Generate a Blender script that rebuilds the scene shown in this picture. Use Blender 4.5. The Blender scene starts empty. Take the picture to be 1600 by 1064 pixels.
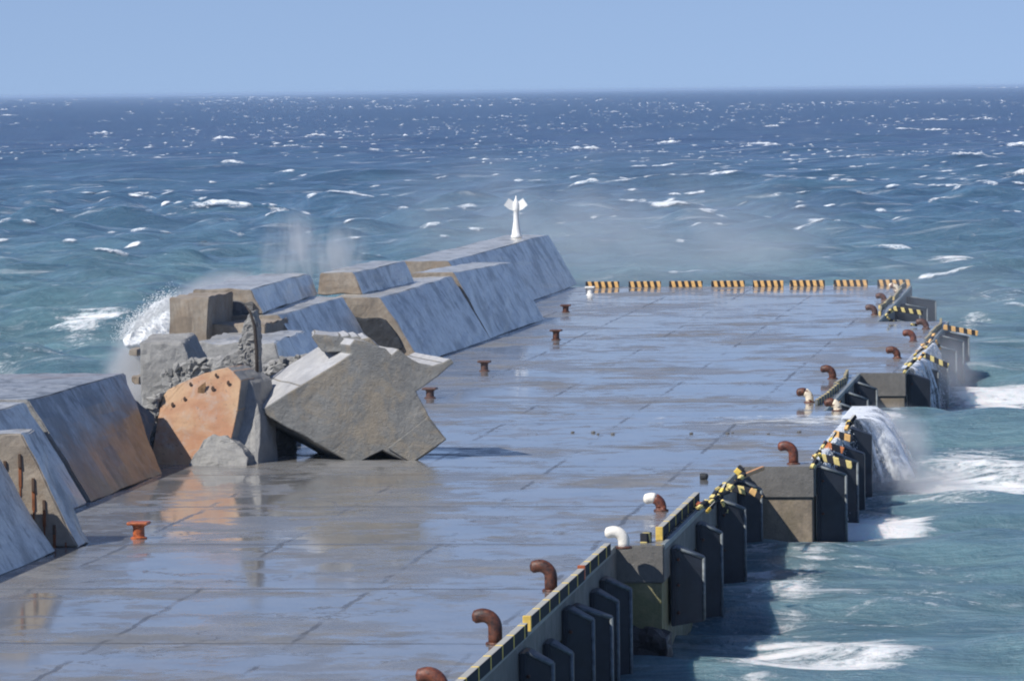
import bpy, bmesh, math, random
import numpy as np
from mathutils import Vector, Matrix, noise
R = math.radians
random.seed(7)
S = bpy.context.scene
COL = S.collection

# ------------------------------------------------------------------ camera
CAM = Vector((0, 0, 12)); F = 8000.0          # focal length in pixels of a 1600 px wide frame
yaw = math.atan((1765 - 800) / F); pitch = math.atan((532 - 142) / F); roll = R(.63)
fwd = Vector((-math.sin(yaw) * math.cos(pitch), math.cos(yaw) * math.cos(pitch), -math.sin(pitch)))
r0 = Vector((math.cos(yaw), math.sin(yaw), 0)); u0 = r0.cross(fwd)
rt = r0 * math.cos(roll) - u0 * math.sin(roll); up = r0 * math.sin(roll) + u0 * math.cos(roll)
cam = bpy.data.cameras.new('camera'); co = bpy.data.objects.new('camera', cam); COL.objects.link(co)
cam.sensor_width = 36; cam.lens = 36 * F / 1600; cam.clip_start = 1; cam.clip_end = 200000
co.matrix_world = Matrix(((rt.x, up.x, -fwd.x, CAM.x), (rt.y, up.y, -fwd.y, CAM.y), (rt.z, up.z, -fwd.z, CAM.z), (0, 0, 0, 1)))
S.camera = co

def ray(px, py): return fwd * F + rt * (px - 800) - up * (py - 532)
def at(px, py, z=0.0):
    d = ray(px, py); t = (z - CAM.z) / d.z; return CAM + d * t
def P(px, py, y):
    d = ray(px, py); return CAM + d * (y / d.y)

# ------------------------------------------------------------------ light
SUN_EL, SUN_AZ = 45, 133          # azimuth measured anticlockwise from the view direction +Y
W = bpy.data.worlds.new('World'); S.world = W; W.use_nodes = True
wn = W.node_tree; bg = wn.nodes['Background']
sky = wn.nodes.new('ShaderNodeTexSky'); sky.sky_type = 'NISHITA'; sky.sun_disc = False
sky.sun_elevation = R(SUN_EL); sky.sun_rotation = R(-SUN_AZ)
sky.air_density = 1.0; sky.dust_density = 0.0; sky.ozone_density = 3.0
tc_ = wn.nodes.new('ShaderNodeTexCoord'); mp_ = wn.nodes.new('ShaderNodeMapping'); mp_.vector_type = 'POINT'; mp_.inputs['Scale'].default_value = (1, 1, .85); mp_.inputs['Location'].default_value = (0, 0, .16)
wn.links.new(tc_.outputs['Generated'], mp_.inputs['Vector']); wn.links.new(mp_.outputs[0], sky.inputs['Vector'])
tint = wn.nodes.new('ShaderNodeMix'); tint.data_type = 'RGBA'; tint.blend_type = 'MULTIPLY'; tint.inputs[0].default_value = 1
tint.inputs[7].default_value = (.80, .735, .79, 1)
wn.links.new(sky.outputs[0], tint.inputs[6]); wn.links.new(tint.outputs[2], bg.inputs[0]); bg.inputs[1].default_value = .105
sd = Vector((-math.sin(R(SUN_AZ)) * math.cos(R(SUN_EL)), math.cos(R(SUN_AZ)) * math.cos(R(SUN_EL)), math.sin(R(SUN_EL))))
sl = bpy.data.lights.new('sun', 'SUN'); sl.energy = 3.6; sl.angle = R(.5); sl.color = (1, .95, .87)
so = bpy.data.objects.new('sun', sl); COL.objects.link(so); so.rotation_euler = (-sd).to_track_quat('-Z', 'Y').to_euler(); so.location = (0, 0, 60)
S.view_settings.view_transform = 'Standard'; S.view_settings.look = 'None'; S.view_settings.gamma = 1; S.view_settings.exposure = 0.55
S.cycles.filter_width = 2.0
S.cycles.use_denoising = True
S.cycles.max_bounces = 6; S.cycles.transparent_max_bounces = 24; S.cycles.volume_bounces = 1

# ------------------------------------------------------------------ helpers
def link(o): COL.objects.link(o); return o
def tag(o, label=None, cat=None, group=None, kind=None):
    if label: o['label'] = label
    if cat: o['category'] = cat
    if group: o['group'] = group
    if kind: o['kind'] = kind
    return o
def empty(name, loc, rz, label, cat, group=None):
    o = bpy.data.objects.new(name, None); o.location = loc; o.rotation_euler = (0, 0, rz); o.empty_display_size = .2
    return tag(link(o), label, cat, group)
def mesh_obj(name, verts, faces, mat, parent=None, smooth=False, loc=None):
    me = bpy.data.meshes.new(name); me.from_pydata([tuple(v) for v in verts], [], faces); me.update()
    return fin(name, me, mat, parent, smooth, loc)
def fin(name, me, mat, parent=None, smooth=False, loc=None):
    for m in (mat if isinstance(mat, (list, tuple)) else [mat]): me.materials.append(m)
    if smooth: me.polygons.foreach_set('use_smooth', [True] * len(me.polygons))
    o = bpy.data.objects.new(name, me); link(o)
    if parent: o.parent = parent
    if loc is not None: o.location = loc
    return o
def bm_obj(name, bm, mat, parent=None, smooth=False, loc=None):
    bmesh.ops.recalc_face_normals(bm, faces=bm.faces)
    me = bpy.data.meshes.new(name); bm.to_mesh(me); bm.free()
    return fin(name, me, mat, parent, smooth, loc)
def add_box(bm, a, b, bevel=0):
    vs = [bm.verts.new((x, y, z)) for z in (a[2], b[2]) for y in (a[1], b[1]) for x in (a[0], b[0])]
    fs = [(0, 2, 3, 1), (4, 5, 7, 6), (0, 1, 5, 4), (2, 6, 7, 3), (0, 4, 6, 2), (1, 3, 7, 5)]
    ff = [bm.faces.new([vs[i] for i in f]) for f in fs]
    if bevel:
        es = list({e for f in ff for e in f.edges})
        bmesh.ops.bevel(bm, geom=es, offset=bevel, segments=2, affect='EDGES', profile=.6)
    return ff
def box(name, a, b, mat, parent=None, bevel=0):
    bm = bmesh.new(); add_box(bm, a, b, bevel); return bm_obj(name, bm, mat, parent)
def lathe(bm, prof, n=20, ox=0, oy=0, oz=0):
    rings = []
    for r, z in prof:
        rings.append([bm.verts.new((ox + r * math.cos(2 * math.pi * i / n), oy + r * math.sin(2 * math.pi * i / n), oz + z)) for i in range(n)])
    for a, b in zip(rings, rings[1:]):
        for i in range(n): bm.faces.new((a[i], a[(i + 1) % n], b[(i + 1) % n], b[i]))
    bm.faces.new(rings[0][::-1]); bm.faces.new(rings[-1])
def tube(bm, pts, rad, n=16):
    rings = []
    for k, p in enumerate(pts):
        p = Vector(p); a = Vector(pts[max(k - 1, 0)]); b = Vector(pts[min(k + 1, len(pts) - 1)])
        t = (b - a).normalized(); s = t.cross(Vector((0.013, 1, 0.02))).normalized(); w = s.cross(t)
        r = rad[k] if isinstance(rad, (list, tuple)) else rad
        rings.append([bm.verts.new(p + (s * math.cos(2 * math.pi * i / n) + w * math.sin(2 * math.pi * i / n)) * r) for i in range(n)])
    for a, b in zip(rings, rings[1:]):
        for i in range(n): bm.faces.new((a[i], a[(i + 1) % n], b[(i + 1) % n], b[i]))
    bm.faces.new(rings[0][::-1]); bm.faces.new(rings[-1])
def prism(poly, ext, flip=False):
    """polygon of 3D points extruded along the vector ext"""
    n = len(poly); v = [Vector(p) for p in poly] + [Vector(p) + Vector(ext) for p in poly]
    f = [list(range(n))[::-1], list(range(n, 2 * n))] + [(i, (i + 1) % n, n + (i + 1) % n, n + i) for i in range(n)]
    return v, f
TEX = {}
def clouds(scale, depth=4):
    k = (scale, depth)
    if k not in TEX:
        t = bpy.data.textures.new('rough', 'CLOUDS'); t.noise_scale = scale; t.noise_depth = depth; TEX[k] = t
    return TEX[k]
def rubble(name, verts, faces, mat, parent=None, voxel=.09, amps=((.25, .7), (.05, .2)), smooth=False, facet=.22):
    """a solid with broken, knobbly faces"""
    bm = bmesh.new(); vs = [bm.verts.new(v) for v in verts]
    for f in faces: bm.faces.new([vs[i] for i in f])
    bmesh.ops.recalc_face_normals(bm, faces=bm.faces)
    me = bpy.data.meshes.new('tmp'); bm.to_mesh(me); bm.free()
    o = bpy.data.objects.new('tmp', me); link(o)
    m = o.modifiers.new('r', 'REMESH'); m.mode = 'VOXEL'; m.voxel_size = voxel
    for a, s in amps:
        d = o.modifiers.new('d', 'DISPLACE'); d.texture = clouds(s); d.strength = a; d.mid_level = .5; d.texture_coords = 'GLOBAL'
    if facet:
        q = o.modifiers.new('q', 'DECIMATE'); q.ratio = facet
    dg = bpy.context.evaluated_depsgraph_get(); dg.update()
    me2 = bpy.data.meshes.new_from_object(o.evaluated_get(dg)); me2.name = name
    bpy.data.objects.remove(o)
    me2.materials.clear()
    return fin(name, me2, mat, parent, smooth)
def hull(pts):
    bm = bmesh.new()
    for p in pts: bm.verts.new(p)
    bmesh.ops.convex_hull(bm, input=bm.verts)
    bmesh.ops.delete(bm, geom=[v for v in bm.verts if not v.link_faces], context='VERTS')
    bm.verts.index_update(); v = [x.co.copy() for x in bm.verts]; f = [[x.index for x in q.verts] for q in bm.faces]; bm.free(); return v, f
def plate(name, poly, ext, mats, parent, a1=.03, a2=.012, thr=.35, bevel=.03, axis='z'):
    v, f = prism(poly, ext); bm = bmesh.new(); vs = [bm.verts.new(q) for q in v]
    for q in f: bm.faces.new([vs[i] for i in q])
    bmesh.ops.recalc_face_normals(bm, faces=bm.faces); bm.normal_update()
    if len(mats) > 1:
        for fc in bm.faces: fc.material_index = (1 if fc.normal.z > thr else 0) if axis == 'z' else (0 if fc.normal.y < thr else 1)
    if bevel: bmesh.ops.bevel(bm, geom=[e for e in bm.edges if e.calc_length() > .25], offset=bevel, segments=1, affect='EDGES')
    bmesh.ops.triangulate(bm, faces=bm.faces); bmesh.ops.subdivide_edges(bm, edges=[e for e in bm.edges if e.calc_length() > .3], cuts=5, use_grid_fill=True)
    for p in bm.verts:
        for am, sc in ((a1, 1.1), (a2, 4.5)):
            q = p.co * sc; p.co += Vector((noise.noise(q), noise.noise(q + Vector((7, 0, 0))), noise.noise(q + Vector((0, 9, 0))))) * am
    return bm_obj(name, bm, mats, parent)
def dup(root, loc, rz=None, scale=None, label=None):
    c = root.copy(); link(c); c.location = loc
    if rz is not None: c.rotation_euler = (c.rotation_euler[0], c.rotation_euler[1], rz)
    if scale: c.scale = scale
    if label: c['label'] = label
    for ch in root.children:
        d = ch.copy(); link(d); d.parent = c
        for g in ch.children:
            e = g.copy(); link(e); e.parent = d
    return c

# ------------------------------------------------------------------ materials
class NT:
    def __init__(s, name):
        s.m = bpy.data.materials.new(name); s.m.use_nodes = True; s.t = s.m.node_tree; s.b = s.t.nodes['Principled BSDF']; s.out = s.t.nodes['Material Output']
    def n(s, typ, **kw):
        x = s.t.nodes.new('ShaderNode' + typ)
        for k, v in kw.items(): setattr(x, k, v)
        return x
    def l(s, a, b): s.t.links.new(a, b)
    def coord(s, scale=(1, 1, 1), world=False, rot=(0, 0, 0)):
        src = s.n('NewGeometry').outputs['Position'] if world else s.n('TexCoord').outputs['Object']
        mp = s.n('Mapping'); mp.inputs['Scale'].default_value = scale; mp.inputs['Rotation'].default_value = rot; s.l(src, mp.inputs['Vector']); return mp.outputs[0]
    def noise(s, vec, scale, detail=6, rough=.6, dist=0):
        x = s.n('TexNoise'); x.inputs['Scale'].default_value = scale; x.inputs['Detail'].default_value = detail; x.inputs['Roughness'].default_value = rough; x.inputs['Distortion'].default_value = dist
        s.l(vec, x.inputs['Vector']); return x.outputs[0]
    def ramp(s, v, a, b, lo=0.0, hi=1.0):
        x = s.n('MapRange', clamp=True); s.l(v, x.inputs[0])
        for i, q in zip((1, 2, 3, 4), (a, b, lo, hi)): x.inputs[i].default_value = q
        x.interpolation_type = 'SMOOTHSTEP' if (lo, hi) in ((0., 1.), (1., 0.)) else 'LINEAR'
        return x.outputs[0]
    def math(s, op, a, b=None, c=None):
        x = s.n('Math', operation=op)
        for i, q in enumerate((a, b, c)):
            if q is None: continue
            if isinstance(q, (int, float)): x.inputs[i].default_value = q
            else: s.l(q, x.inputs[i])
        return x.outputs[0]
    def mix(s, f, a, b, mode='MIX'):
        x = s.n('Mix', data_type='RGBA', blend_type=mode)
        for i, q in ((0, f), (6, a), (7, b)):
            if isinstance(q, (int, float)): x.inputs[i].default_value = q
            elif isinstance(q, tuple): x.inputs[i].default_value = (*q, 1)
            else: s.l(q, x.inputs[i])
        return x.outputs[2]
    def bump(s, h, strength=.3, dist=.05):
        x = s.n('Bump'); x.inputs['Strength'].default_value = strength; x.inputs['Distance'].default_value = dist; s.l(h, x.inputs['Height']); s.l(x.outputs[0], s.b.inputs['Normal'])
    def col(s, v): s.l(v, s.b.inputs['Base Color']) if not isinstance(v, tuple) else setattr(s.b.inputs['Base Color'], 'default_value', (*v, 1))
    def rough(s, v): s.l(v, s.b.inputs['Roughness']) if not isinstance(v, (int, float)) else setattr(s.b.inputs['Roughness'], 'default_value', v)

def concrete(name, base=(.30, .28, .25), dark=(.12, .115, .11), streak=.5, rough=(.35, .7), stain=None, stain_amt=.5, bump=.5, coat=0, sscale=1.6, zone=False):
    m = NT(name); c = m.coord(world=True)
    a = m.ramp(m.noise(c, .55, 8, .65), .35, .68); b = m.ramp(m.noise(c, 5, 6, .7), .3, .72)
    col = m.mix(a, base, tuple(x * .72 for x in base)); col = m.mix(m.math('MULTIPLY', b, .45), col, dark)
    st = m.math('MAXIMUM', m.ramp(m.noise(m.coord((sscale, sscale, .13), world=True), 1.3, 5, .7), .5, .66), m.math('MULTIPLY', m.ramp(m.noise(m.coord((1, .45, .22), world=True), .9, 5, .6), .5, .62), .8))
    col = m.mix(m.math('MULTIPLY', st, streak), col, dark)
    sp = m.ramp(m.noise(c, 14, 3, .5), .66, .72); col = m.mix(m.math('MULTIPLY', sp, .5), col, tuple(x * .5 for x in dark))
    if stain:
        s1 = m.ramp(m.noise(c, .8, 6, .7, .6), .44, .62)
        if zone:    # iron-brown run-off stain over the lower far part of the face
            sx = m.n('SeparateXYZ'); m.l(c, sx.inputs[0]); wn_ = m.math('MULTIPLY', m.math('SUBTRACT', m.noise(c, .9, 6, .7), .5), 2.4)
            s1 = m.math('MULTIPLY', m.ramp(m.math('ADD', m.math('ADD', sx.outputs[2], wn_), m.math('MULTIPLY', m.math('SUBTRACT', sx.outputs[1], 159), -.09)), 3.1, 1.6), m.ramp(m.noise(c, 2.2, 5, .6), .2, .5, .55, 1.0))
        col = m.mix(m.math('MULTIPLY', s1, stain_amt), col, stain)
    m.col(col); m.rough(m.ramp(m.noise(c, 1.7, 5, .6), .3, .7, *rough))
    h = m.math('ADD', m.noise(c, 3, 8, .7), m.math('MULTIPLY', m.noise(c, 22, 4, .6), .35)); m.bump(h, bump, .06)
    if coat: m.l(m.math('MULTIPLY', m.math('SUBTRACT', 1.0, m.math('MULTIPLY', st, .45)), coat), m.b.inputs['Coat Weight']); m.b.inputs['Coat Roughness'].default_value = .25; m.b.inputs['Coat IOR'].default_value = 1.55
    return m.m

M = {}
M['wall'] = concrete('wet_wall_concrete', (.64, .61, .54), (.15, .15, .14), .85, (.45, .7), coat=1.0)
M['wall_end'] = concrete('dry_end_concrete', (.36, .31, .25), (.15, .13, .11), .25, (.6, .9), stain=(.22, .15, .09), stain_amt=.4)
M['broken'] = concrete('broken_concrete', (.33, .325, .31), (.15, .15, .15), .1, (.6, .9), bump=.9)
M['broken_dark'] = concrete('dark_broken_concrete', (.16, .16, .16), (.07, .07, .075), .1, (.55, .9), bump=.9)  # darker copy of broken; paints in shade of the recess and under the block
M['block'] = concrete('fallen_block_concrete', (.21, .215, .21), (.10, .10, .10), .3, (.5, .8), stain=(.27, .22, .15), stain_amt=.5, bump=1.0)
M['block_top_lit'] = concrete('sunlit_block_concrete', (.50, .50, .50), (.25, .25, .26), .3, (.4, .7), bump=.5)  # brighter copy for up-facing faces: sunlight painted into the colour
M['brown_wall'] = concrete('stained_wall_concrete', (.40, .41, .42), (.07, .08, .09), .9, (.45, .7), stain=(.26, .13, .05), stain_amt=1.0, coat=.55, zone=True)
M['coping'] = concrete('quay_coping', (.20, .19, .175), (.09, .09, .085), .3, (.5, .8))
M['side'] = concrete('quay_side', (.36, .29, .21), (.09, .08, .07), .45, (.4, .7), stain=(.13, .11, .07), stain_amt=.6)
M['olive'] = concrete('weedy_quay_side', (.33, .30, .17), (.08, .08, .05), .35, (.4, .7), stain=(.14, .15, .06), stain_amt=.6)
M['mussel'] = concrete('mussel_crust', (.035, .028, .03), (.015, .012, .015), .1, (.3, .6), bump=1.0)

def orange():
    m = NT('orange_slab'); c = m.coord(world=True)
    col = m.mix(m.ramp(m.noise(c, .7, 6, .6), .35, .65), (.46, .30, .175), (.37, .185, .10))
    col = m.mix(m.math('MULTIPLY', m.ramp(m.noise(c, 1.7, 9, .75, .4), .48, .64), .45), col, (.38, .34, .30))
    col = m.mix(m.math('MULTIPLY', m.ramp(m.noise(c, 7, 3, .6), .62, .7), .7), col, (.12, .08, .06))
    m.col(col); m.rough(.7); m.bump(m.noise(c, 4, 8, .7), .5, .05); return m.m
M['orange'] = orange()

def rust(name, a=(.15, .05, .025), b=(.03, .014, .012), paint=None, amt=.5, rough=.5, pscale=2.2):
    m = NT(name); c = m.coord(); w = m.coord(world=True)
    col = m.mix(m.ramp(m.noise(w, 9, 6, .7), .35, .65), a, b)
    if paint: col = m.mix(m.ramp(m.noise(w, pscale, 4, .6), .5 - amt * .5 + .2, .5 - amt * .5 + .26), col, paint)
    m.col(col); m.rough(rough); m.bump(m.noise(w, 25, 4, .6), .6, .02); return m.m
M['rust'] = rust('rusty_iron')
M['rust_red'] = rust('reddish_rust', (.20, .06, .03), (.07, .025, .02))
M['rust_orange'] = rust('orange_rust_paint', (.50, .13, .04), (.20, .05, .02), rough=.4)
M['rust_white'] = rust('flaking_white_paint', (.22, .06, .03), (.10, .03, .02), (.80, .76, .68), .95)
M['rust_cream'] = rust('half_painted_rust', (.16, .05, .03), (.07, .025, .02), (.78, .68, .52), .55, pscale=3.1)
M['rust_pinkgrey'] = rust('dull_rust', (.12, .06, .05), (.07, .045, .04))

def plain(name, c, rough=.5, metal=0, var=.25, sc=6):
    m = NT(name); w = m.coord(world=True)
    m.col(m.mix(m.ramp(m.noise(w, sc, 5, .6), .3, .7), c, tuple(x * (1 - var) for x in c))); m.rough(rough); m.b.inputs['Metallic'].default_value = metal
    m.bump(m.noise(w, 12, 4, .6), .2, .02); return m.m
M['rubber'] = plain('black_rubber', (.022, .028, .042), .5, var=.4, sc=2)
M['edge_highlight'] = plain('painted_edge_highlight', (.16, .19, .21), .5, var=.5)  # pale tone stands for sun catching the fender edges
M['edge_steel'] = plain('pale_edge_steel', (.26, .29, .29), .45, var=.35, sc=2)
M['white'] = plain('white_paint', (.82, .82, .80), .5, var=.08)
M['lens'] = plain('lantern_lens', (.75, .80, .78), .15, var=.1)
M['black'] = plain('black_rubber_paint', (.02, .022, .025), .5, var=.4)
M['dark_hole'] = plain('dark_bolt', (.04, .03, .025), .7)
M['stain_brown'] = plain('brown_recess', (.10, .06, .04), .8)
M['patch'] = plain('worn_brown_patch', (.33, .19, .09), .8, var=.6, sc=5)
M['rust_streak'] = plain('rust_bleed', (.30, .10, .035), .75, var=.5, sc=3)
M['yellow_arm'] = plain('orange_paint', (.72, .36, .14), .5, var=.3)

def stripes(name, a, b, period, duty, slant=.6, phase=0, top=None):
    m = NT(name); tc = m.n('TexCoord'); sx = m.n('SeparateXYZ'); m.l(tc.outputs['Object'], sx.inputs[0])
    u = m.math('ADD', sx.outputs[0], m.math('MULTIPLY', sx.outputs[2], slant))
    f = m.math('FRACT', m.math('ADD', m.math('DIVIDE', u, period), 100.0 + phase)); on = m.math('LESS_THAN', f, duty)
    wear = m.noise(m.coord(world=True), 7, 5, .7)
    base = b
    if top:
        g = m.n('NewGeometry'); sn = m.n('SeparateXYZ'); m.l(g.outputs['Normal'], sn.inputs[0])
        base = m.mix(m.math('GREATER_THAN', sn.outputs[2], .7), b, top)
    col = m.mix(on, base, m.mix(m.ramp(wear, .35, .7), a, tuple(x * .75 for x in a)))
    col = m.mix(m.math('MULTIPLY', m.ramp(wear, .62, .7), .6), col, (.25, .23, .2))
    m.col(col); m.rough(.8); m.b.inputs['Specular IOR Level'].default_value = .12; return m.m
M['stripe_orange'] = stripes('orange_black_stripes', (.82, .50, .20), (.03, .032, .04), .40, .52, .25)
M['stripe_yellow'] = stripes('yellow_black_stripes', (.78, .64, .26), (.03, .032, .04), .42, .45, .5)
M['stripe_red'] = stripes('red_black_stripes', (.62, .22, .09), (.02, .022, .03), .62, .5, .5)
M['curb_grey'] = stripes('grey_curb_yellow_bands', (.85, .62, .14), (.03, .035, .045), 2.0, .09, 0, top=(.36, .36, .34))

def deck():
    m = NT('wet_deck'); c = m.coord(world=True); g = m.n('NewGeometry'); s = m.n('SeparateXYZ'); m.l(g.outputs['Position'], s.inputs[0])
    big = m.noise(c, .13, 5, .55, .4); mid = m.noise(c, .6, 6, .6, .3); fine = m.noise(c, 9, 4, .6)
    wet = m.ramp(m.math('ADD', m.math('MULTIPLY', big, .65), m.math('MULTIPLY', mid, .35)), .45, .50)    # 1 = standing water
    col = m.mix(m.ramp(mid, .35, .65), (.18, .185, .19), (.25, .245, .235)); col = m.mix(m.math('MULTIPLY', m.ramp(fine, .3, .7), .4), col, (.08, .08, .085))
    brown = m.ramp(m.noise(c, .23, 4, .6, .3), .56, .68); col = m.mix(m.math('MULTIPLY', brown, .6), col, (.19, .155, .115))
    # joints between the cast bays
    wob = m.math('MULTIPLY', m.math('SUBTRACT', m.noise(c, .5, 6, .7), .5), .55)
    def lines(v, period, off, w):
        f = m.math('FRACT', m.math('ADD', m.math('DIVIDE', m.math('ADD', v, wob), period), off)); a = m.math('ABSOLUTE', m.math('SUBTRACT', f, .5))
        return m.ramp(a, w / period, (w + .05) / period, 1., 0.)
    jy = lines(s.outputs[0], 4.2, 100 + .5 + 22.4 / 4.2, .04)
    jx = lines(s.outputs[1], 12.2, 100 + .5 - 122.2 / 12.2, .10)
    j = m.math('MAXIMUM', m.math('MULTIPLY', jy, m.ramp(m.noise(c, .17, 5, .7), .44, .58)), m.math('MULTIPLY', jx, m.ramp(m.noise(c, .3, 3), .35, .5, .25, 1.0)))
    ck = m.math('MULTIPLY', m.ramp(m.math('ABSOLUTE', m.math('SUBTRACT', m.noise(c, .11, 9, .62, .3), .5)), .0012, .0035, 1., 0.), m.ramp(m.noise(c, .3, 2), .48, .56)); j = m.math('MAXIMUM', j, ck)
    col = m.mix(m.math('MULTIPLY', j, .65), col, (.04, .04, .04))
    m.col(col)
    dry = m.ramp(m.math('ADD', m.math('MULTIPLY', m.noise(c, .22, 5, .6, .5), .6), m.math('MULTIPLY', m.noise(c, 1.1, 6, .65), .4)), .50, .58)
    rough = m.mix(wet, (.27, .27, .27), (.07, .07, .07)); rough = m.mix(m.math('MULTIPLY', dry, m.math('SUBTRACT', 1.0, m.math('MULTIPLY', wet, .6))), rough, (.50, .50, .50)); rough = m.mix(m.math('MULTIPLY', j, .45), rough, (.5, .5, .5)); m.l(rough, m.b.inputs['Roughness'])
    m.b.inputs['IOR'].default_value = 1.55; m.l(m.math('SUBTRACT', m.math('ADD', .68, m.math('MULTIPLY', wet, .32)), m.math('MULTIPLY', m.math('MULTIPLY', dry, m.math('SUBTRACT', 1.0, wet)), .38)), m.b.inputs['Specular IOR Level'])
    h = m.math('MULTIPLY', m.math('ADD', mid, m.math('MULTIPLY', fine, .3)), m.math('SUBTRACT', 1.0, wet))
    h = m.math('SUBTRACT', h, m.math('MULTIPLY', j, .8)); m.bump(h, .35, .02)
    return m.m
M['deck'] = deck()

# ------------------------------------------------------------------ sea
rng = np.random.default_rng(3)
MEAN = -2.35
def local_level(x, y):
    """mean water level: a trough along the near right side of the pier"""
    t = np.clip((165 - y) / 32, 0, 1); return MEAN - .75 * t * t * (3 - 2 * t)
waves = []
for i in range(84):
    L = 2.6 * (62 / 2.6) ** (rng.random() ** 1.25); a = R(rng.normal(0, 24) + 200); k = 2 * np.pi / L
    waves.append((k * np.sin(a), k * np.cos(a), .024 * L ** .62 * (1.25 if L < 14 else .62), rng.random() * 6.28, L))
def amp_field(x, y):
    a = np.clip((np.hypot(x + 10, y - 160) - 60) / 420, 0, 1); left = np.clip((-38 - x) / 25, 0, 1)
    return np.maximum(.17 + .80 * a, .28 + .35 * left)
def sea_z(x, y, dr=0.5):
    A = amp_field(x, y); z = np.zeros_like(x)
    for kx, ky, am, ph, L in waves:
        w = np.clip((L / np.maximum(dr, .01) - 2.5) / 2.5, 0, 1); s = np.sin(kx * x + ky * y + ph)
        z += am * w * (s + .35 * np.abs(s) ** 3 * np.sign(s) + .25 * s * s - .12)
    return local_level(x, y) + A * z

# foam patches seen round the pier (centre, half sizes in metres)
foam_spots = []
def spot(px0, py0, px1, py1, st=1.0):
    zl = -2.4 - .75 * min(max((py1 - 800) / 120, 0), 1); a = at(px0, (py0 + py1) / 2, zl); b = at(px1, (py0 + py1) / 2, zl); n = at((px0 + px1) / 2, py1, zl); f = at((px0 + px1) / 2, py0, zl)
    foam_spots.append(((a.x + b.x) / 2, (n.y + f.y) / 2, (b.x - a.x) / 2, (f.y - n.y) / 2, st))
for s_ in ((1350, 700, 1680, 800, 1.0), (1385, 735, 1560, 785, .9), (1185, 822, 1490, 864, 1.35), (1080, 1006, 1490, 1068, 1.0), (1180, 1020, 1420, 1064, .5), (1050, 840, 1650, 1064, .50), (1040, 860, 1260, 1010, .62), (1460, 596, 1680, 640, 1.1), (1440, 625, 1560, 648, 1.1),
           (1050, 925, 1400, 945, .45), (1000, 940, 1100, 1060, .55), (1100, 880, 1200, 925, .35), (1300, 640, 1480, 660, .6), (1480, 470, 1640, 490, .6),
           (130, 480, 275, 560, .8), (-60, 505, 200, 585, .55), (-80, 560, 210, 640, .55), (0, 480, 120, 520, .5), (1430, 415, 1550, 423, .9), (1360, 860, 1560, 900, .3)):
    spot(*s_)

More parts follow.
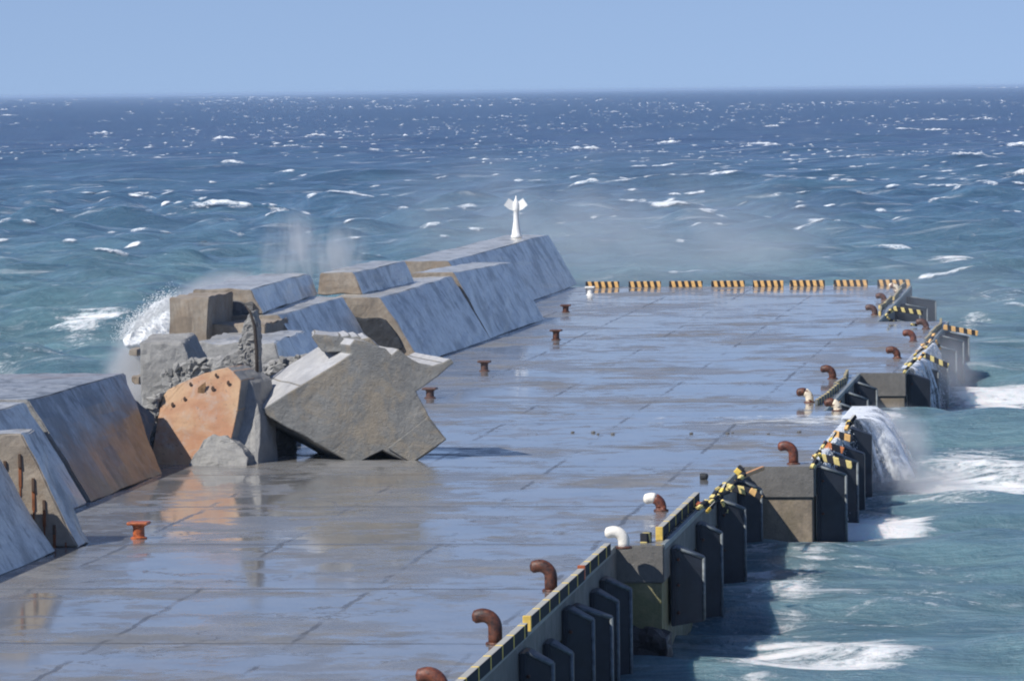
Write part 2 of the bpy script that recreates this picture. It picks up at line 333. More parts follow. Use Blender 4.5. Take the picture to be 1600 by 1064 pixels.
def build_sea():
    K = 14.35 * 5120
    rs = [4.0]; 
    while rs[-1] < 60: rs.append(rs[-1] + 3)
    while rs[-1] < 70000: rs.append(rs[-1] + max(.22, rs[-1] ** 2 / K * .42 if rs[-1] < 9000 else rs[-1] * .12))
    rs = np.array(rs); c0, c1 = R(-14.5), R(1.8)
    th = np.concatenate([np.linspace(R(-75), c0, 90)[:-1], np.linspace(c0, c1, 880), np.linspace(c1, R(65), 90)[1:]])
    Rr, T = np.meshgrid(rs, th, indexing='ij'); x = Rr * np.sin(T); y = Rr * np.cos(T)
    dr = np.gradient(rs)[:, None] * np.ones_like(x); dd = np.maximum(dr * .8, Rr * np.gradient(th)[None, :])
    z = sea_z(x, y, dd)
    ny, nx = x.shape; N = nx * ny
    fo = np.zeros_like(x)
    for cx, cy, a, b, s in foam_spots:
        q = ((x - cx) / a) ** 2 + ((y - cy) / b) ** 2; fo = np.maximum(fo, s * np.clip(1.25 - q, 0, 1))
    # white water thrown up along the foot of the quay and where waves heap
    crest = (z - local_level(x, y)); slope = np.gradient(z, axis=0) / np.maximum(dr, .01)
    fo = np.maximum(fo, np.clip((crest - .55) / 1.6, 0, .35))
    nearedge = np.clip(1 - np.abs(x + 9.6) / 2.6, 0, 1) * (y > 100) * (y < 320); fo = np.maximum(fo, nearedge * .78)  # quay foam also made stronger to lighten the quay's shadow on the water
    co_ = np.empty((N, 3), np.float32); co_[:, 0] = x.ravel(); co_[:, 1] = y.ravel(); co_[:, 2] = z.ravel()
    i = np.arange(ny - 1)[:, None] * nx + np.arange(nx - 1)[None, :]; q = np.stack([i, i + 1, i + nx + 1, i + nx], -1).reshape(-1, 4)
    me = bpy.data.meshes.new('sea'); me.vertices.add(N); me.vertices.foreach_set('co', co_.ravel())
    me.loops.add(q.size); me.loops.foreach_set('vertex_index', q.ravel().astype(np.int32))
    me.polygons.add(len(q)); me.polygons.foreach_set('loop_start', np.arange(0, q.size, 4, dtype=np.int32)); me.polygons.foreach_set('use_smooth', np.ones(len(q), bool))
    at_ = me.attributes.new('foam', 'FLOAT', 'POINT'); at_.data.foreach_set('value', fo.ravel().astype(np.float32))
    me.update(calc_edges=True)
    m = NT('sea_water'); c = m.coord(world=True); g = m.n('NewGeometry'); s = m.n('SeparateXYZ'); m.l(g.outputs['Position'], s.inputs[0])
    big = m.noise(c, .006, 4, .6)
    # turbid green shallows round the pier, deep blue offshore
    d = m.math('ADD', s.outputs[1], m.math('MULTIPLY', m.math('SUBTRACT', big, .5), 160))
    off = m.ramp(d, 250, 620); off2 = m.ramp(d, 500, 1500)
    col = m.mix(off, (.12, .215, .25), (.068, .14, .235)); col = m.mix(off2, col, (.036, .072, .165))
    pat = m.ramp(m.noise(m.coord((.35, 1, 1), world=True), .11, 6, .65), .3, .72); col = m.mix(m.math('MULTIPLY', pat, .35), col, tuple((.06, .15, .20))); facet_shade = m.ramp(m.noise(m.coord((.22, 1, 1), world=True), .17, 10, .8, .6), .38, .62); col = m.mix(1.0, col, m.mix(facet_shade, (.62, .68, .74), (1.18, 1.15, 1.12)), 'MULTIPLY')  # light and dark wave facets painted into the water colour
    at2 = m.n('Attribute', attribute_name='foam')
    lace = m.noise(m.coord((.55, 1, 1), world=True), .55, 9, .72, 1.2); lace2 = m.noise(c, 2.6, 6, .7, .8)
    ln = m.math('ADD', m.math('MULTIPLY', lace, .7), m.math('MULTIPLY', lace2, .3))
    # threshold falls as the foam amount rises
    thr = m.math('SUBTRACT', .74, m.math('MULTIPLY', at2.outputs['Fac'], .36)); f = m.ramp(m.math('SUBTRACT', ln, thr), -.03, .15)
    # thin wind streaks everywhere
    stv = m.noise(m.coord((.10, .8, 1), world=True, rot=(0, 0, R(8))), .5, 7, .7, .5); st = m.math('MULTIPLY', m.ramp(stv, .56, .72), .42)
    f = m.math('MAXIMUM', f, st)
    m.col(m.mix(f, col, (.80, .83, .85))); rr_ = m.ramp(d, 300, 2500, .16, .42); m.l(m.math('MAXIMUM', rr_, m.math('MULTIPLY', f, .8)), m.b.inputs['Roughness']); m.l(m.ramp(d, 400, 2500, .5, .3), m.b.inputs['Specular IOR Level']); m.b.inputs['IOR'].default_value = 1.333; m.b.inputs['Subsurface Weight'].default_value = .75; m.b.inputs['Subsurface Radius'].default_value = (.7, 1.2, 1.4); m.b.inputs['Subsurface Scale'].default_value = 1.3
    h = m.math('ADD', m.math('MULTIPLY', m.noise(m.coord((.6, 1, 1), world=True), .35, 8, .68), 1.25), m.math('MULTIPLY', m.noise(m.coord((.5, 1, 1), world=True), 1.6, 6, .7), .28))
    h = m.math('ADD', h, m.math('MULTIPLY', f, .15)); m.bump(h, .8, 1.3)
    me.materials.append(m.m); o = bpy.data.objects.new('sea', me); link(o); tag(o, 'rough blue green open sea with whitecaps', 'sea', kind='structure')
build_sea()

def foam_mat():
    m = NT('white_foam'); c = m.coord(world=True); m.col(m.mix(m.ramp(m.noise(c, 1.2, 6, .7), .3, .7), (.92, .93, .94), (.80, .85, .89))); m.rough(.8)
    m.b.inputs['Subsurface Weight'].default_value = 0; m.bump(m.noise(c, 3.5, 8, .7), .8, .15); return m.m
M['foam'] = foam_mat()

def cap_mat():
    m = NT('breaking_crest'); c = m.coord((.8, 1, 1.6), world=True); at2 = m.n('Attribute', attribute_name='dens'); n1 = m.math('ADD', m.math('MULTIPLY', m.noise(c, .6, 3, .6, .5), .45), m.math('MULTIPLY', m.noise(c, 2.4, 6, .75, .8), .55))
    a = m.ramp(m.math('ADD', m.math('MULTIPLY', at2.outputs['Fac'], 1.0), m.math('MULTIPLY', m.math('SUBTRACT', n1, .5), 4.2)), .30, 1.25, 0.0, .92)
    m.col(m.mix(m.ramp(n1, .35, .65), (.66, .73, .79), (.84, .87, .89))); m.rough(.8); m.l(a, m.b.inputs['Alpha']); return m.m
M['crest'] = cap_mat()
def whitecaps():
    """breaking crests scattered over the sea: ragged mounds riding the wave tops"""
    V = []; Fc = []; DN = []; DDs = []; r = np.random.default_rng(11)
    def cap(x, y, L, h, ang):
        n = max(8, int(L / .55)); m = 8; base = len(V); ca, sa = math.cos(ang), math.sin(ang)
        ph = r.random() * 50
        rr = math.hypot(x, y); drr = max(.22, rr * rr / (14.35 * 5120) * .42) * .8; sp = min(14, max(4, 6 * drr)); ys = np.linspace(y - sp, y + sp, 25)
        zs = sea_z(np.full(25, x), ys, np.full(25, max(drr, rr * 3.3e-4))); ib = int(np.argmax(zs - .004 * np.abs(ys - y))); y = float(ys[ib]) - .3 * (.7 + h)
        DD = max(drr, rr * 3.3e-4); stren = (.55 + .45 * r.random()) if L < 9 else 1.0
        skew = r.uniform(-.6, .6)
        for i in range(n + 1):
            u = i / n * 2 - 1; us = (u - skew) / (1 + abs(skew)) if (u - skew) * skew < 0 else (u - skew) / (1 - abs(skew) + 1e-6) * 1.0
            us = max(-1, min(1, us)); env = (1 - us * us) ** 1.3 * (.75 + .9 * noise.noise(Vector((ph + u * L * .3, 3.1, 0))))
            env = max(0, min(env, 1.2)); yo = noise.noise(Vector((ph, u * 1.6, 8))) * L * .10
            for j in range(m + 1):
                v = j / m * 2 - 1; prof = max(0, 1 - abs(v) ** 1.5); w = .55 + .8 * h
                lx = u * L * .5; ly = v * w * (.6 + .8 * env) + yo; X = x + lx * ca - ly * sa; Y = y + lx * sa + ly * ca
                V.append((X, Y, h * env * prof ** 1.2 * (1 + .5 * (r.random() - .5)) + .03 + .05 * DD)); DN.append(min(1.2, 1.5 * prof * (.12 + env)) * (1 - abs(u) ** 4) * stren); DDs.append(DD)
        for i in range(n):
            for j in range(m):
                a = base + i * (m + 1) + j; Fc.append((a, a + 1, a + m + 2, a + m + 1))
    # hand-placed big breakers (pixel centre, length px, height px)
    for px, py, Lp, hp in ((345, 338, 110, 15), (447, 342, 48, 13), (500, 214, 34, 11), (342, 219, 40, 8), (568, 240, 24, 9), (13, 186, 30, 12), (139, 212, 44, 7), (375, 264, 46, 9), (423, 281, 30, 7), (198, 315, 32, 9),
                           (2, 287, 16, 6), (735, 331, 80, 6), (690, 370, 38, 14), (918, 302, 50, 13), (1262, 359, 100, 12), (1308, 354, 24, 9), (1274, 409, 30, 9), (1040, 226, 44, 10), (1185, 232, 66, 8), (905, 236, 60, 9),
                           (1500, 190, 120, 12), (1528, 256, 60, 9), (1240, 276, 28, 7), (1385, 383, 70, 9), (880, 357, 20, 7), (1480, 420, 100, 6), (1060, 442, 50, 5), (1590, 230, 50, 9), (1205, 200, 30, 8), (1590, 280, 50, 12), (1440, 205, 90, 8),
                           (570, 320, 110, 5), (470, 233, 30, 5), (1060, 325, 110, 4), (1080, 290, 200, 4), (620, 332, 30, 6), (1565, 480, 60, 6), (160, 415, 60, 6), (210, 412, 30, 7), (1560, 150, 60, 4), (80, 570, 40, 6)):
        q = at(px, py, -1.9); d = q.y; L = Lp * d / F; h = min(.62 * hp * d / F, 1.1)
        k = max(1, int(L / 6))
        for t in range(k): cap(q.x + (t - (k - 1) / 2) * L / k + r.normal() * .5, d + r.normal() * 1.5, L / k * 1.35, h * (.6 + .5 * r.random()), r.normal() * .12)
    # random field, denser and smaller towards the horizon
    for _ in range(8500):
        u = r.random(); yy = 150 + 14 + (u ** 1.7) * 330; px = r.random() * 1900 - 150; rowp = yy
        q = at(px, rowp, -2.1); d = q.y
        if d > 6500: continue
        if d < 430: continue
        if d < 900 and r.random() < .78: continue
        if noise.noise(Vector((q.x * .006, q.y * .0018, 0))) < -.2 + .45 * r.random(): continue
        lp = (3.5 + 14 * r.random() ** 3) * (1 + 260 / d); lp = max(lp, 13 + 12 * r.random()) if d < 900 else lp; L = lp * d / F * (1.5 if d < 1200 else 1.1); h = min(max(.10, (.7 + 1.8 * r.random() ** 2) * d / F), 1.0)
        cap(q.x, d, L, h, r.normal() * .2)
    VA = np.array(V); VA[:, 2] += sea_z(VA[:, 0], VA[:, 1], np.array(DDs)); V = VA.tolist()
    o = mesh_obj('whitecaps', V, Fc, M['crest'], smooth=True); o.data.attributes.new('dens', 'FLOAT', 'POINT').data.foreach_set('value', np.array(DN, np.float32)); tag(o, 'white breaking crests scattered over the open sea', 'whitecaps', kind='stuff')
whitecaps()

# ------------------------------------------------------------------ pier sections
def section(y0, y1, xr, xl, label, edge_yaw=0, side='side', front_notch=False):
    root = empty('pier_section', ((xl + xr) / 2, (y0 + y1) / 2, 0), 0, label, 'pier section', 'displaced caisson sections of the pier')
    cx, cy = (xl + xr) / 2, (y0 + y1) / 2
    dx = math.tan(edge_yaw) * (y1 - y0) / 2
    def slab(name, za, zb, ins, mats, bev):
        bm = bmesh.new(); l, r_, a, b = xl - cx + ins, xr - cx - ins, y0 - cy + ins + .02, y1 - cy - ins - .02
        vs = [bm.verts.new(p) for p in ((l, a, za), (r_ - dx, a, za), (r_ + dx, b, za), (l, b, za), (l, a, zb), (r_ - dx, a, zb), (r_ + dx, b, zb), (l, b, zb))]
        ff = [bm.faces.new([vs[i] for i in f]) for f in ((0, 3, 2, 1), (4, 5, 6, 7), (0, 1, 5, 4), (1, 2, 6, 5), (2, 3, 7, 6), (3, 0, 4, 7))]
        bmesh.ops.bevel(bm, geom=list(bm.edges), offset=bev, segments=2, affect='EDGES')
        bmesh.ops.recalc_face_normals(bm, faces=bm.faces)
        bm.normal_update()
        if len(mats) > 1:
            for f in bm.faces: f.material_index = 0 if f.normal.z > .8 else 1
        return bm_obj(name, bm, mats, root)
    slab('deck', -1.0, 0, 0, [M['deck'], M['coping']], .03)
    slab('side_wall', -7, -1.003, .07, [M[side]], .02)
    bm = bmesh.new(); g = .10
    add_box(bm, (xr - cx - dx - .10, y0 - cy + .3, -.14), (xr - cx - dx + .012, y1 - cy - .3, .012), .01)
    if dx:
        for v in bm.verts: v.co.x += dx * (v.co.y / ((y1 - y0) / 2)) + dx
    bm_obj('edge_guard', bm, M['edge_steel'], root)
    return root
EDGE = {}
secs = [('A', 84, 134, -13.3, 'nearest pier section with long kerb and rusty bent bollards', -.006, 'olive'),
        ('B', 134, 162, -12.2, 'second pier section with white bent bollards at its edge', 0, 'olive'),
        ('C', 162, 190, -9.93, 'third pier section jutting seaward, water pouring off its far edge', 0, 'side'),
        ('D', 190, 215, -11.2, 'short set back pier section beyond the pouring water', 0, 'side'),
        ('E', 215, 262, -9.2, 'far pier section jutting out with a row of hazy fenders', .004, 'side'),
        ('F', 262, 310, -12.85, 'farthest pier section ending at the orange striped kerbs', -.006, 'side')]
for k, y0, y1, xr, lab, yw, sd_ in secs:
    section(y0, y1, xr, -37.5 if k not in 'F' else -39, lab, yw, sd_); EDGE[k] = (y0, y1, xr, yw)
def edge_x(k, y): y0, y1, xr, yw = EDGE[k]; return xr + math.tan(yw) * (y - (y0 + y1) / 2)
# mussel crust low on the near sections
def crust(pts, lab):
    v, f = hull(pts); o = rubble('mussel_crust', v, f, M['mussel'], voxel=.09, amps=((.35, .5), (.14, .12))); tag(o, lab, 'mussels')
crust([(x, y, z) for x in (-13.4, -12.05) for y in (133.2, 134.4) for z in (-4, -2.35)] + [(-12.9, 133.3, -2.0), (-12.2, 133.5, -2.2)], 'dark crust of mussels low on the corner below the nearest white bollard')
crust([(x, y, z) for x in (-13.5, -13.0) for y in (127, 133.5) for z in (-4, -2.4)], 'dark strip of mussels along the waterline of the nearest section')

# ------------------------------------------------------------------ fenders
def fender_mesh(proj, zt, zb, drop=.28):
    bm = bmesh.new(); z1 = zt; L = zb
    def ring(x, hw, z): return [bm.verts.new((x, -hw, z)), bm.verts.new((x, hw, z))]
    prof = [(0.0, .62), (.10, .62), (.14, .50), (proj, .30), (proj, -.30), (.14, -.50), (.10, -.62), (0.0, -.62)]
    T = []; B = []
    for x, y in prof:
        T.append(bm.verts.new((x, y, z1 - drop * max(0, (x - .14)) / (proj - .14)))); B.append(bm.verts.new((x, y, L + .12 * x / proj)))
    n = len(prof); bm.faces.new(T); bm.faces.new(B[::-1])
    for i in range(n): bm.faces.new((B[i], B[(i + 1) % n], T[(i + 1) % n], T[i]))
    bmesh.ops.bevel(bm, geom=list(bm.edges), offset=.025, segments=2, affect='EDGES')
    return bm
def edge_strip(bm, a, b, w=.045):
    a = Vector(a); b = Vector(b); t = (b - a).normalized(); s = t.cross(Vector((0, 1, 0))).normalized() * w; q = Vector((0, w, 0))
    tube(bm, [a, b], w, 8)
def fender(x, y, zt, zb, proj, label, group, edge=True):
    root = empty('rubber_fender', (x + .012, y, 0), 0, label, 'fender', group)
    bm_obj('fender_body', fender_mesh(proj, zt, zb), M['rubber'], root)
    if edge:
        bm = bmesh.new(); edge_strip(bm, (.14, -.50, zt + .0), (proj, -.30, zt - .28)); edge_strip(bm, (proj, -.30, zt - .27), (proj, -.30, zb + .15)); bm_obj('highlight_strip', bm, M['edge_highlight'], root, smooth=True)  # pale strips paint the sun's highlight along the near edges
    for f in (.12, .45, .8):
        z = zt + (zb - zt) * f - .05; bm = bmesh.new(); lathe(bm, [(.045, 0), (.045, .03), (.02, .05)], 8)
        for v in bm.verts: v.co = Vector((.20 + v.co.x, -.52 - v.co.z, z + v.co.y))
        bm_obj('bolt', bm, M['rust'], root)
    return root
def fend(k, d, ztop, zbot, proj, lab, edge=True): return fender(edge_x(k, d), d, ztop, zbot, proj, lab, 'black rubber fenders along the quay', edge)
fend('A', 111.5, -.30, -4.2, .70, 'black fender at the bottom edge of the picture, nearest of all')
fend('A', 116.4, -.62, -4.2, .62, 'second nearest black fender, set low below the gap in the kerb')
fend('A', 120.6, -.28, -4.2, .70, 'tall black fender on the nearest section with a narrow one close behind')
fend('A', 122.3, -.40, -4.2, .98, 'black fender almost touching the tall one before it')
fend('A', 127.3, -.52, -4.2, .66, 'black fender under the red ended kerb on the nearest section')
fend('A', 129.8, -.46, -4.2, .76, 'farthest black fender on the nearest section, before the corner')
fend('B', 136.5, -.25, -2.35, .86, 'black fender with pale edge just past the white bollard corner')
fend('B', 144.6, -.30, -3.6, .70, 'second black fender of the second section')
fend('B', 152.2, -.25, -3.4, .80, 'third black fender of the second section, under broken kerb')
fend('B', 160.2, -.30, -3.4, .72, 'last black fender of the second section, beside bare concrete face')
fend('C', 163.6, -.10, -3.3, .92, 'black fender on the corner of the third section beside concrete face', True)
fend('C', 170.6, -.20, -3.3, .92, 'second black fender of the third section')
fend('C', 175.8, -.30, -3.3, .88, 'narrow view of third fender of the third section, behind two others', False)
fend('C', 181.5, -.05, -3.3, .85, 'black fender wrapped by the pouring water', False)
fend('D', 196.5, -.10, -3.2, .85, 'dark fender of the set back section, nearest one')
fend('D', 203.5, -.12, -3.2, .88, 'dark fender with pale top edge on the set back section')
fend('D', 210.5, -.12, -3.2, .90, 'dark fender of the set back section, before its tan face')
fend('E', 216.2, -.08, -3.2, .95, 'broad dark fender on the near corner of the far section', False)
for i, (d, p, z) in enumerate(((225.5, .92, -.25), (234, 1.0, -.3), (242, 1.1, -.2), (250, 1.15, -.15), (257.5, 1.15, -.3))):
    fend('E', d, z, -3.2, p, ['hazy fender seen through spray, second on the far section', 'hazy grey fender, third on the far section', 'hazy grey fender, fourth on the far section', 'hazy grey fender, fifth on the far section', 'outermost hazy grey fender under the striped yellow arm'][i], True)
for i, (d, p, z) in enumerate(((268, 1.25, -.65), (276, 1.3, -.5), (284, 1.35, -.3), (292, 1.5, -.35), (301, 1.7, -.3))):
    fend('F', d, z, -3.2, p, ['low dark fender of the farthest section, under the striped arm', 'second fender of the farthest section', 'third fender of the farthest section', 'fourth fender of the farthest section', 'farthest fender of the pier, widest of its row'][i], True)

# ------------------------------------------------------------------ bollards
def bent_bollard(base, h, mat, label, mat2=None, rz=0, ext=.17):
    root = empty('bent_bollard', base, rz, label, 'bollard', 'bent iron bollards along the quay edge')
    r = .155; pts = [(0, 0, -.02), (0, 0, h * .25), (0, 0, h - .40)]; rad = [r, r, r]
    for i in range(1, 9):
        a = i / 8 * math.pi / 2 * 1.02; pts.append((-.27 + .27 * math.cos(a), 0, h - .40 + .27 * math.sin(a))); rad.append(r)
    e = pts[-1]; pts += [(e[0] - ext * .4, 0, e[2] - .01), (e[0] - ext * .8, 0, e[2] - .03), (e[0] - ext, 0, e[2] - .045), (e[0] - ext - .05, 0, e[2] - .05)]; rad += [r * .98, r * .95, r * .86, r * .45]
    bm = bmesh.new()
    if mat2:
        tube(bm, pts[:9], rad[:9], 20); bm_obj('post', bm, M[mat], root, smooth=True); bm = bmesh.new(); tube(bm, pts[8:], rad[8:], 20); bm_obj('nose', bm, M[mat2], root, smooth=True)
    else:
        tube(bm, pts, rad, 20); bm_obj('post', bm, M[mat], root, smooth=True)
    bm = bmesh.new(); lathe(bm, [(r + .06, -.01), (r + .06, .02), (r + .05, .045), (r + .0, .05)], 24); bm_obj('base_flange', bm, M['rust'], root, smooth=True)
    return root
for px, py, h, m_, m2, lab in (
    (690, 1100, .72, 'rust_red', None, 'glossy red brown bent bollard cut by the bottom edge'),
    (774, 1006, .76, 'rust', None, 'dark rusty bent bollard nearest whole one on the quay'),
    (861, 923, .74, 'rust', None, 'dark rusty bent bollard left of the red kerb end'),
    (975, 856, .56, 'rust_white', None, 'white painted bent bollard at the corner of two sections'),
    (1033, 798, .50, 'rust_red', 'rust_white', 'bent bollard with white top and rusty post'),
    (1240, 725, .72, 'rust_red', None, 'red brown bent bollard standing on the jutting third section'),
    (1265, 629, .55, 'rust_cream', 'rust', 'pale bent bollard with dark nose on the set back section'),
    (1309, 642, .46, 'rust_cream', 'rust', 'short brown and white bollard beside the nearest dark far fender'),
    (1301, 592, .56, 'rust', None, 'brown bent bollard standing left of the far kerb'),
    (1402, 560, .52, 'rust', None, 'dark bent bollard on the far section near its kerb'),
    (1427, 534, .56, 'rust_red', None, 'reddish bent bollard on the far section'),
    (1447, 514, .50, 'rust_pinkgrey', None, 'faint bent bollard in front of far dark fenders'),
    (1367, 492, .54, 'rust_pinkgrey', None, 'brown bent bollard near the last corner of the pier'),
    (1382, 470, .42, 'rust', None, 'small dark bent bollard second from the pier end'),
    (1402, 456, .50, 'rust_cream', None, 'brown and white bent bollard at the far right end of the pier')):
    bent_bollard(at(px, py, 0), h, m_, lab, m2)
def tee_bollard(base, h, mat, label, s=1):
    root = empty('tee_bollard', base, random.uniform(-.1, .1), label, 'bollard', 'flat topped iron bollards beside the wall')
    bm = bmesh.new(); lathe(bm, [(.24 * s, -.02), (.24 * s, .03), (.17 * s, .06), (.165 * s, h - .16), (.20 * s, h - .10), (.18 * s, h - .07)], 20); bm_obj('post', bm, M[mat], root, smooth=False)
    bm = bmesh.new(); add_box(bm, (-.30 * s, -.26 * s, h - .09), (.30 * s, .26 * s, h), .035); bm_obj('cap', bm, M[mat], root)
    return root
for px, py, h, m_, lab in ((217, 841, .46, 'rust_orange', 'bright orange flat topped bollard beside the stained wall'),
    (672, 622, .42, 'rust_pinkgrey', 'brown flat topped bollard right beside the tipped block'), (757, 580, .46, 'rust_pinkgrey', 'brown flat topped bollard in the middle of the wet deck'),
    (869, 531, .50, 'rust', 'brown flat topped bollard standing on a dark joint line'), (884, 488, .42, 'rust', 'small dark flat topped bollard before the farthest wall block'),
    (922, 461, .50, 'white', 'white flat topped bollard against the far striped kerb')):
    tee_bollard(at(px, py, 0), h, m_, lab, .95)

# ------------------------------------------------------------------ kerbs
def kerb(c, L, mat, label, group, rot=(0, 0, 0), h=.26, w=.20, name='kerb', cat='kerb', end=None):
    bm = bmesh.new(); add_box(bm, (-L / 2, -w / 2, 0), (L / 2, w / 2, h), .025)
    o = bm_obj(name, bm, M[mat], None, loc=c); o.rotation_euler = rot; tag(o, label, cat, group); return o
def kerb_grey(c, L, label, red=False):
    root = empty('kerb', c, R(90), label, 'kerb', 'grey kerbs with yellow bands along the near quay')
    bm = bmesh.new(); add_box(bm, (-L / 2, -.085, .03), (L / 2, .085, .33), .02); bm_obj('kerb_body', bm, M['curb_grey'], root)
    bm = bmesh.new()
    add_box(bm, (-L / 2 - .04, -.095, .0), (-L / 2 + .10, .095, .35), .015); bm_obj('end_plate', bm, M['rust_orange' if red else 'stripe_yellow_plain'], root)
    return root
M['stripe_yellow_plain'] = plain('yellow_paint', (.80, .55, .12), .5, var=.3)
for ya, yb, red, lab in ((98, 111.3, False, 'grey kerb with yellow bands at the bottom edge'), (112.6, 124.0, False, 'long grey kerb with yellow bands ending in a yellow plate'), (124.6, 131.0, True, 'grey kerb with yellow bands and a red end plate')):
    kerb_grey((-13.36 + .16 * (125 - (ya + yb) / 2) / 25, (ya + yb) / 2, 0), yb - ya, lab, red)
kerb_grey((-12.2 - .26, (135.6 + 147.6) / 2, 0), 12.0, 'grey kerb with yellow bands on the second section')
kerb((-12.2 - .55, 134.9, 0), .5, 'stripe_yellow', 'short stub of striped kerb beside the white bollard', None, (0, 0, R(80)))
# far end row
far_labels = ['first orange and black striped kerb from the wall, behind white bollard', 'second orange and black striped kerb from the wall', 'third orange and black striped kerb from the wall', 'fourth orange and black striped kerb from the wall', 'fifth orange and black striped kerb from the wall', 'sixth orange and black striped kerb from the wall', 'seventh orange and black striped kerb from the wall', 'eighth orange and black striped kerb, behind the brown and white bollard']
for (a, b), lab in zip(((906, 958), (973, 1023), (1036, 1088), (1102, 1154), (1167, 1215), (1225, 1280), (1294, 1348), (1363, 1415)), far_labels):
    p = at(a, 453, 0); q = at(b, 453, 0); kerb(((p.x + q.x) / 2, 309.3, 0), q.x - p.x, 'stripe_orange', lab, 'orange striped kerbs at the pier end', h=.36)
# edge kerbs of far sections
def kerb_line(k, ya, yb, mat, lab, off=.4, grp='striped kerbs along the far quay edge', n=1, jit=0):
    L = (yb - ya) / n - .25
    for i in range(n):
        y = ya + (i + .5) * (yb - ya) / n; kerb((edge_x(k, y) - off + random.uniform(-jit, jit), y, 0), L, mat, lab, grp, (0, random.uniform(-jit, jit) * .15, R(90) + random.uniform(-jit, jit) * .3), h=.22, w=.12)
M['kerb_far'] = stripes('worn_kerb_bands', (.80, .62, .25), (.16, .17, .17), 1.1, .3, .4)
kerb_line('D', 193, 214, 'kerb_far', 'worn yellow banded kerb piece on the set back section edge', .35, 'worn kerb pieces on the set back section', 4, .12)
kerb_line('F', 269, 308, 'kerb_far', 'worn yellow banded kerb piece on the last section edge', .35, 'worn kerb pieces on the last section', 6, .12)
kerb_line('E', 240, 261, 'kerb_far', 'worn yellow banded kerb piece on the far section below the striped arm', .3, 'worn kerb pieces on the far section', 4, .15)
# torn, broken kerb pieces and striped arms
def arm(pa, pb, y, mat, label, w=.26, y2=None):
    yy = min(y, at(pa[0], pa[1], .15).y); a = P(*pa, yy); b = P(*pb, (y2 or y) - (y - yy)); d = b - a; L = d.length
    w *= .78; bm = bmesh.new(); add_box(bm, (0, -w / 2, -w / 2), (L, w / 2, w / 2), .03)
    o = bm_obj('torn_kerb', bm, M[mat], None, loc=a); o.rotation_euler = d.to_track_quat('X', 'Z').to_euler(); tag(o, label, 'torn kerb'); return o
arm((1283, 714), (1332, 727), 164, 'stripe_yellow', 'yellow and black torn kerb arm over the third section corner', .30)
arm((1286, 693), (1318, 704), 170, 'stripe_red', 'red and black torn kerb arm between two striped arms', .28)
arm((1302, 677), (1332, 686), 176, 'stripe_orange', 'orange and black torn kerb arm just before the pouring water', .30)
arm((1474, 511), (1528, 521), 261, 'stripe_orange', 'long orange striped arm jutting over the far outer fenders', .32)
arm((1396, 482), (1442, 489), 268, 'stripe_yellow', 'yellow and black arm jutting from the last section', .30)
arm((1440, 553), (1482, 572), 226, 'stripe_yellow', 'yellow and black arm hanging in the far spray', .28)
arm((1158, 745), (1192, 731), 160, 'yellow_arm', 'pale orange beam sticking up at the end of the second section', .16, 163)
arm((1150, 740), (1160, 728), 159, 'curb_grey', 'bent grey kerb stub beside the pale orange beam', .26)
arm((1133, 760), (1182, 770), 158, 'stripe_yellow', 'crooked yellow and black kerb above the last fender of the second section', .28)
arm((1172, 765), (1190, 778), 158.5, 'stripe_orange', 'small orange striped piece dangling over the last fender', .22)
frag_spec = [((1090, 795), (1105, 783), 149, 'stripe_yellow'), ((1104, 800), (1118, 784), 150, 'curb_grey'), ((1108, 786), (1124, 774), 152, 'stripe_yellow'), ((1118, 765), (1130, 758), 156, 'stripe_yellow'), ((1122, 774), (1140, 768), 154, 'black'), ((1128, 782), (1136, 800), 151, 'stripe_yellow'), ((1088, 791), (1094, 786), 148.5, 'rust_orange'), ((1112, 780), (1119, 768), 153, 'stripe_yellow'), ((1126, 770), (1133, 757), 156, 'curb_grey'), ((1116, 772), (1128, 778), 152, 'stripe_orange'), ((1100, 790), (1112, 792), 149, 'black'), ((1140, 764), (1150, 752), 157, 'stripe_yellow'), ((1131, 756), (1141, 762), 156, 'stripe_yellow'), ((1155, 748), (1163, 740), 159, 'stripe_yellow'),
             ((1268, 731), (1275, 720), 163.5, 'stripe_yellow'), ((1272, 715), (1282, 704), 167, 'stripe_yellow'), ((1280, 708), (1286, 722), 166, 'curb_grey'), ((1270, 712), (1278, 722), 165, 'stripe_orange'), ((1284, 700), (1291, 690), 170, 'stripe_yellow'), ((1296, 690), (1306, 676), 174, 'curb_grey'), ((1322, 672), (1328, 660), 182, 'stripe_orange'), ((1324, 664), (1336, 650), 184, 'curb_grey'),
             ((1412, 583), (1420, 572), 217, 'stripe_yellow'), ((1420, 572), (1432, 560), 220, 'stripe_yellow'), ((1414, 570), (1424, 566), 221, 'stripe_yellow'), ((1428, 556), (1440, 545), 226, 'curb_grey'), ((1432, 550), (1446, 543), 230, 'stripe_orange'), ((1436, 562), (1444, 552), 225, 'stripe_orange'), ((1444, 545), (1458, 533), 236, 'curb_grey'), ((1452, 536), (1460, 522), 243, 'stripe_orange'), ((1462, 532), (1470, 546), 240, 'stripe_orange'), ((1440, 540), (1450, 536), 234, 'stripe_orange'),
             ((1384, 494), (1392, 484), 268, 'stripe_yellow'), ((1386, 496), (1396, 502), 267, 'stripe_yellow'), ((1390, 488), (1400, 480), 270, 'stripe_yellow'), ((1424, 507), (1432, 508), 264, 'stripe_yellow'), ((1300, 634), (1310, 628), 198, 'curb_grey'), ((1308, 632), (1314, 626), 199, 'stripe_orange')]
def zone(px): return 'on the second section' if px < 1150 else 'on the third section corner' if px < 1345 and px > 1250 else 'on the far section' if px > 1405 else 'on the last section'
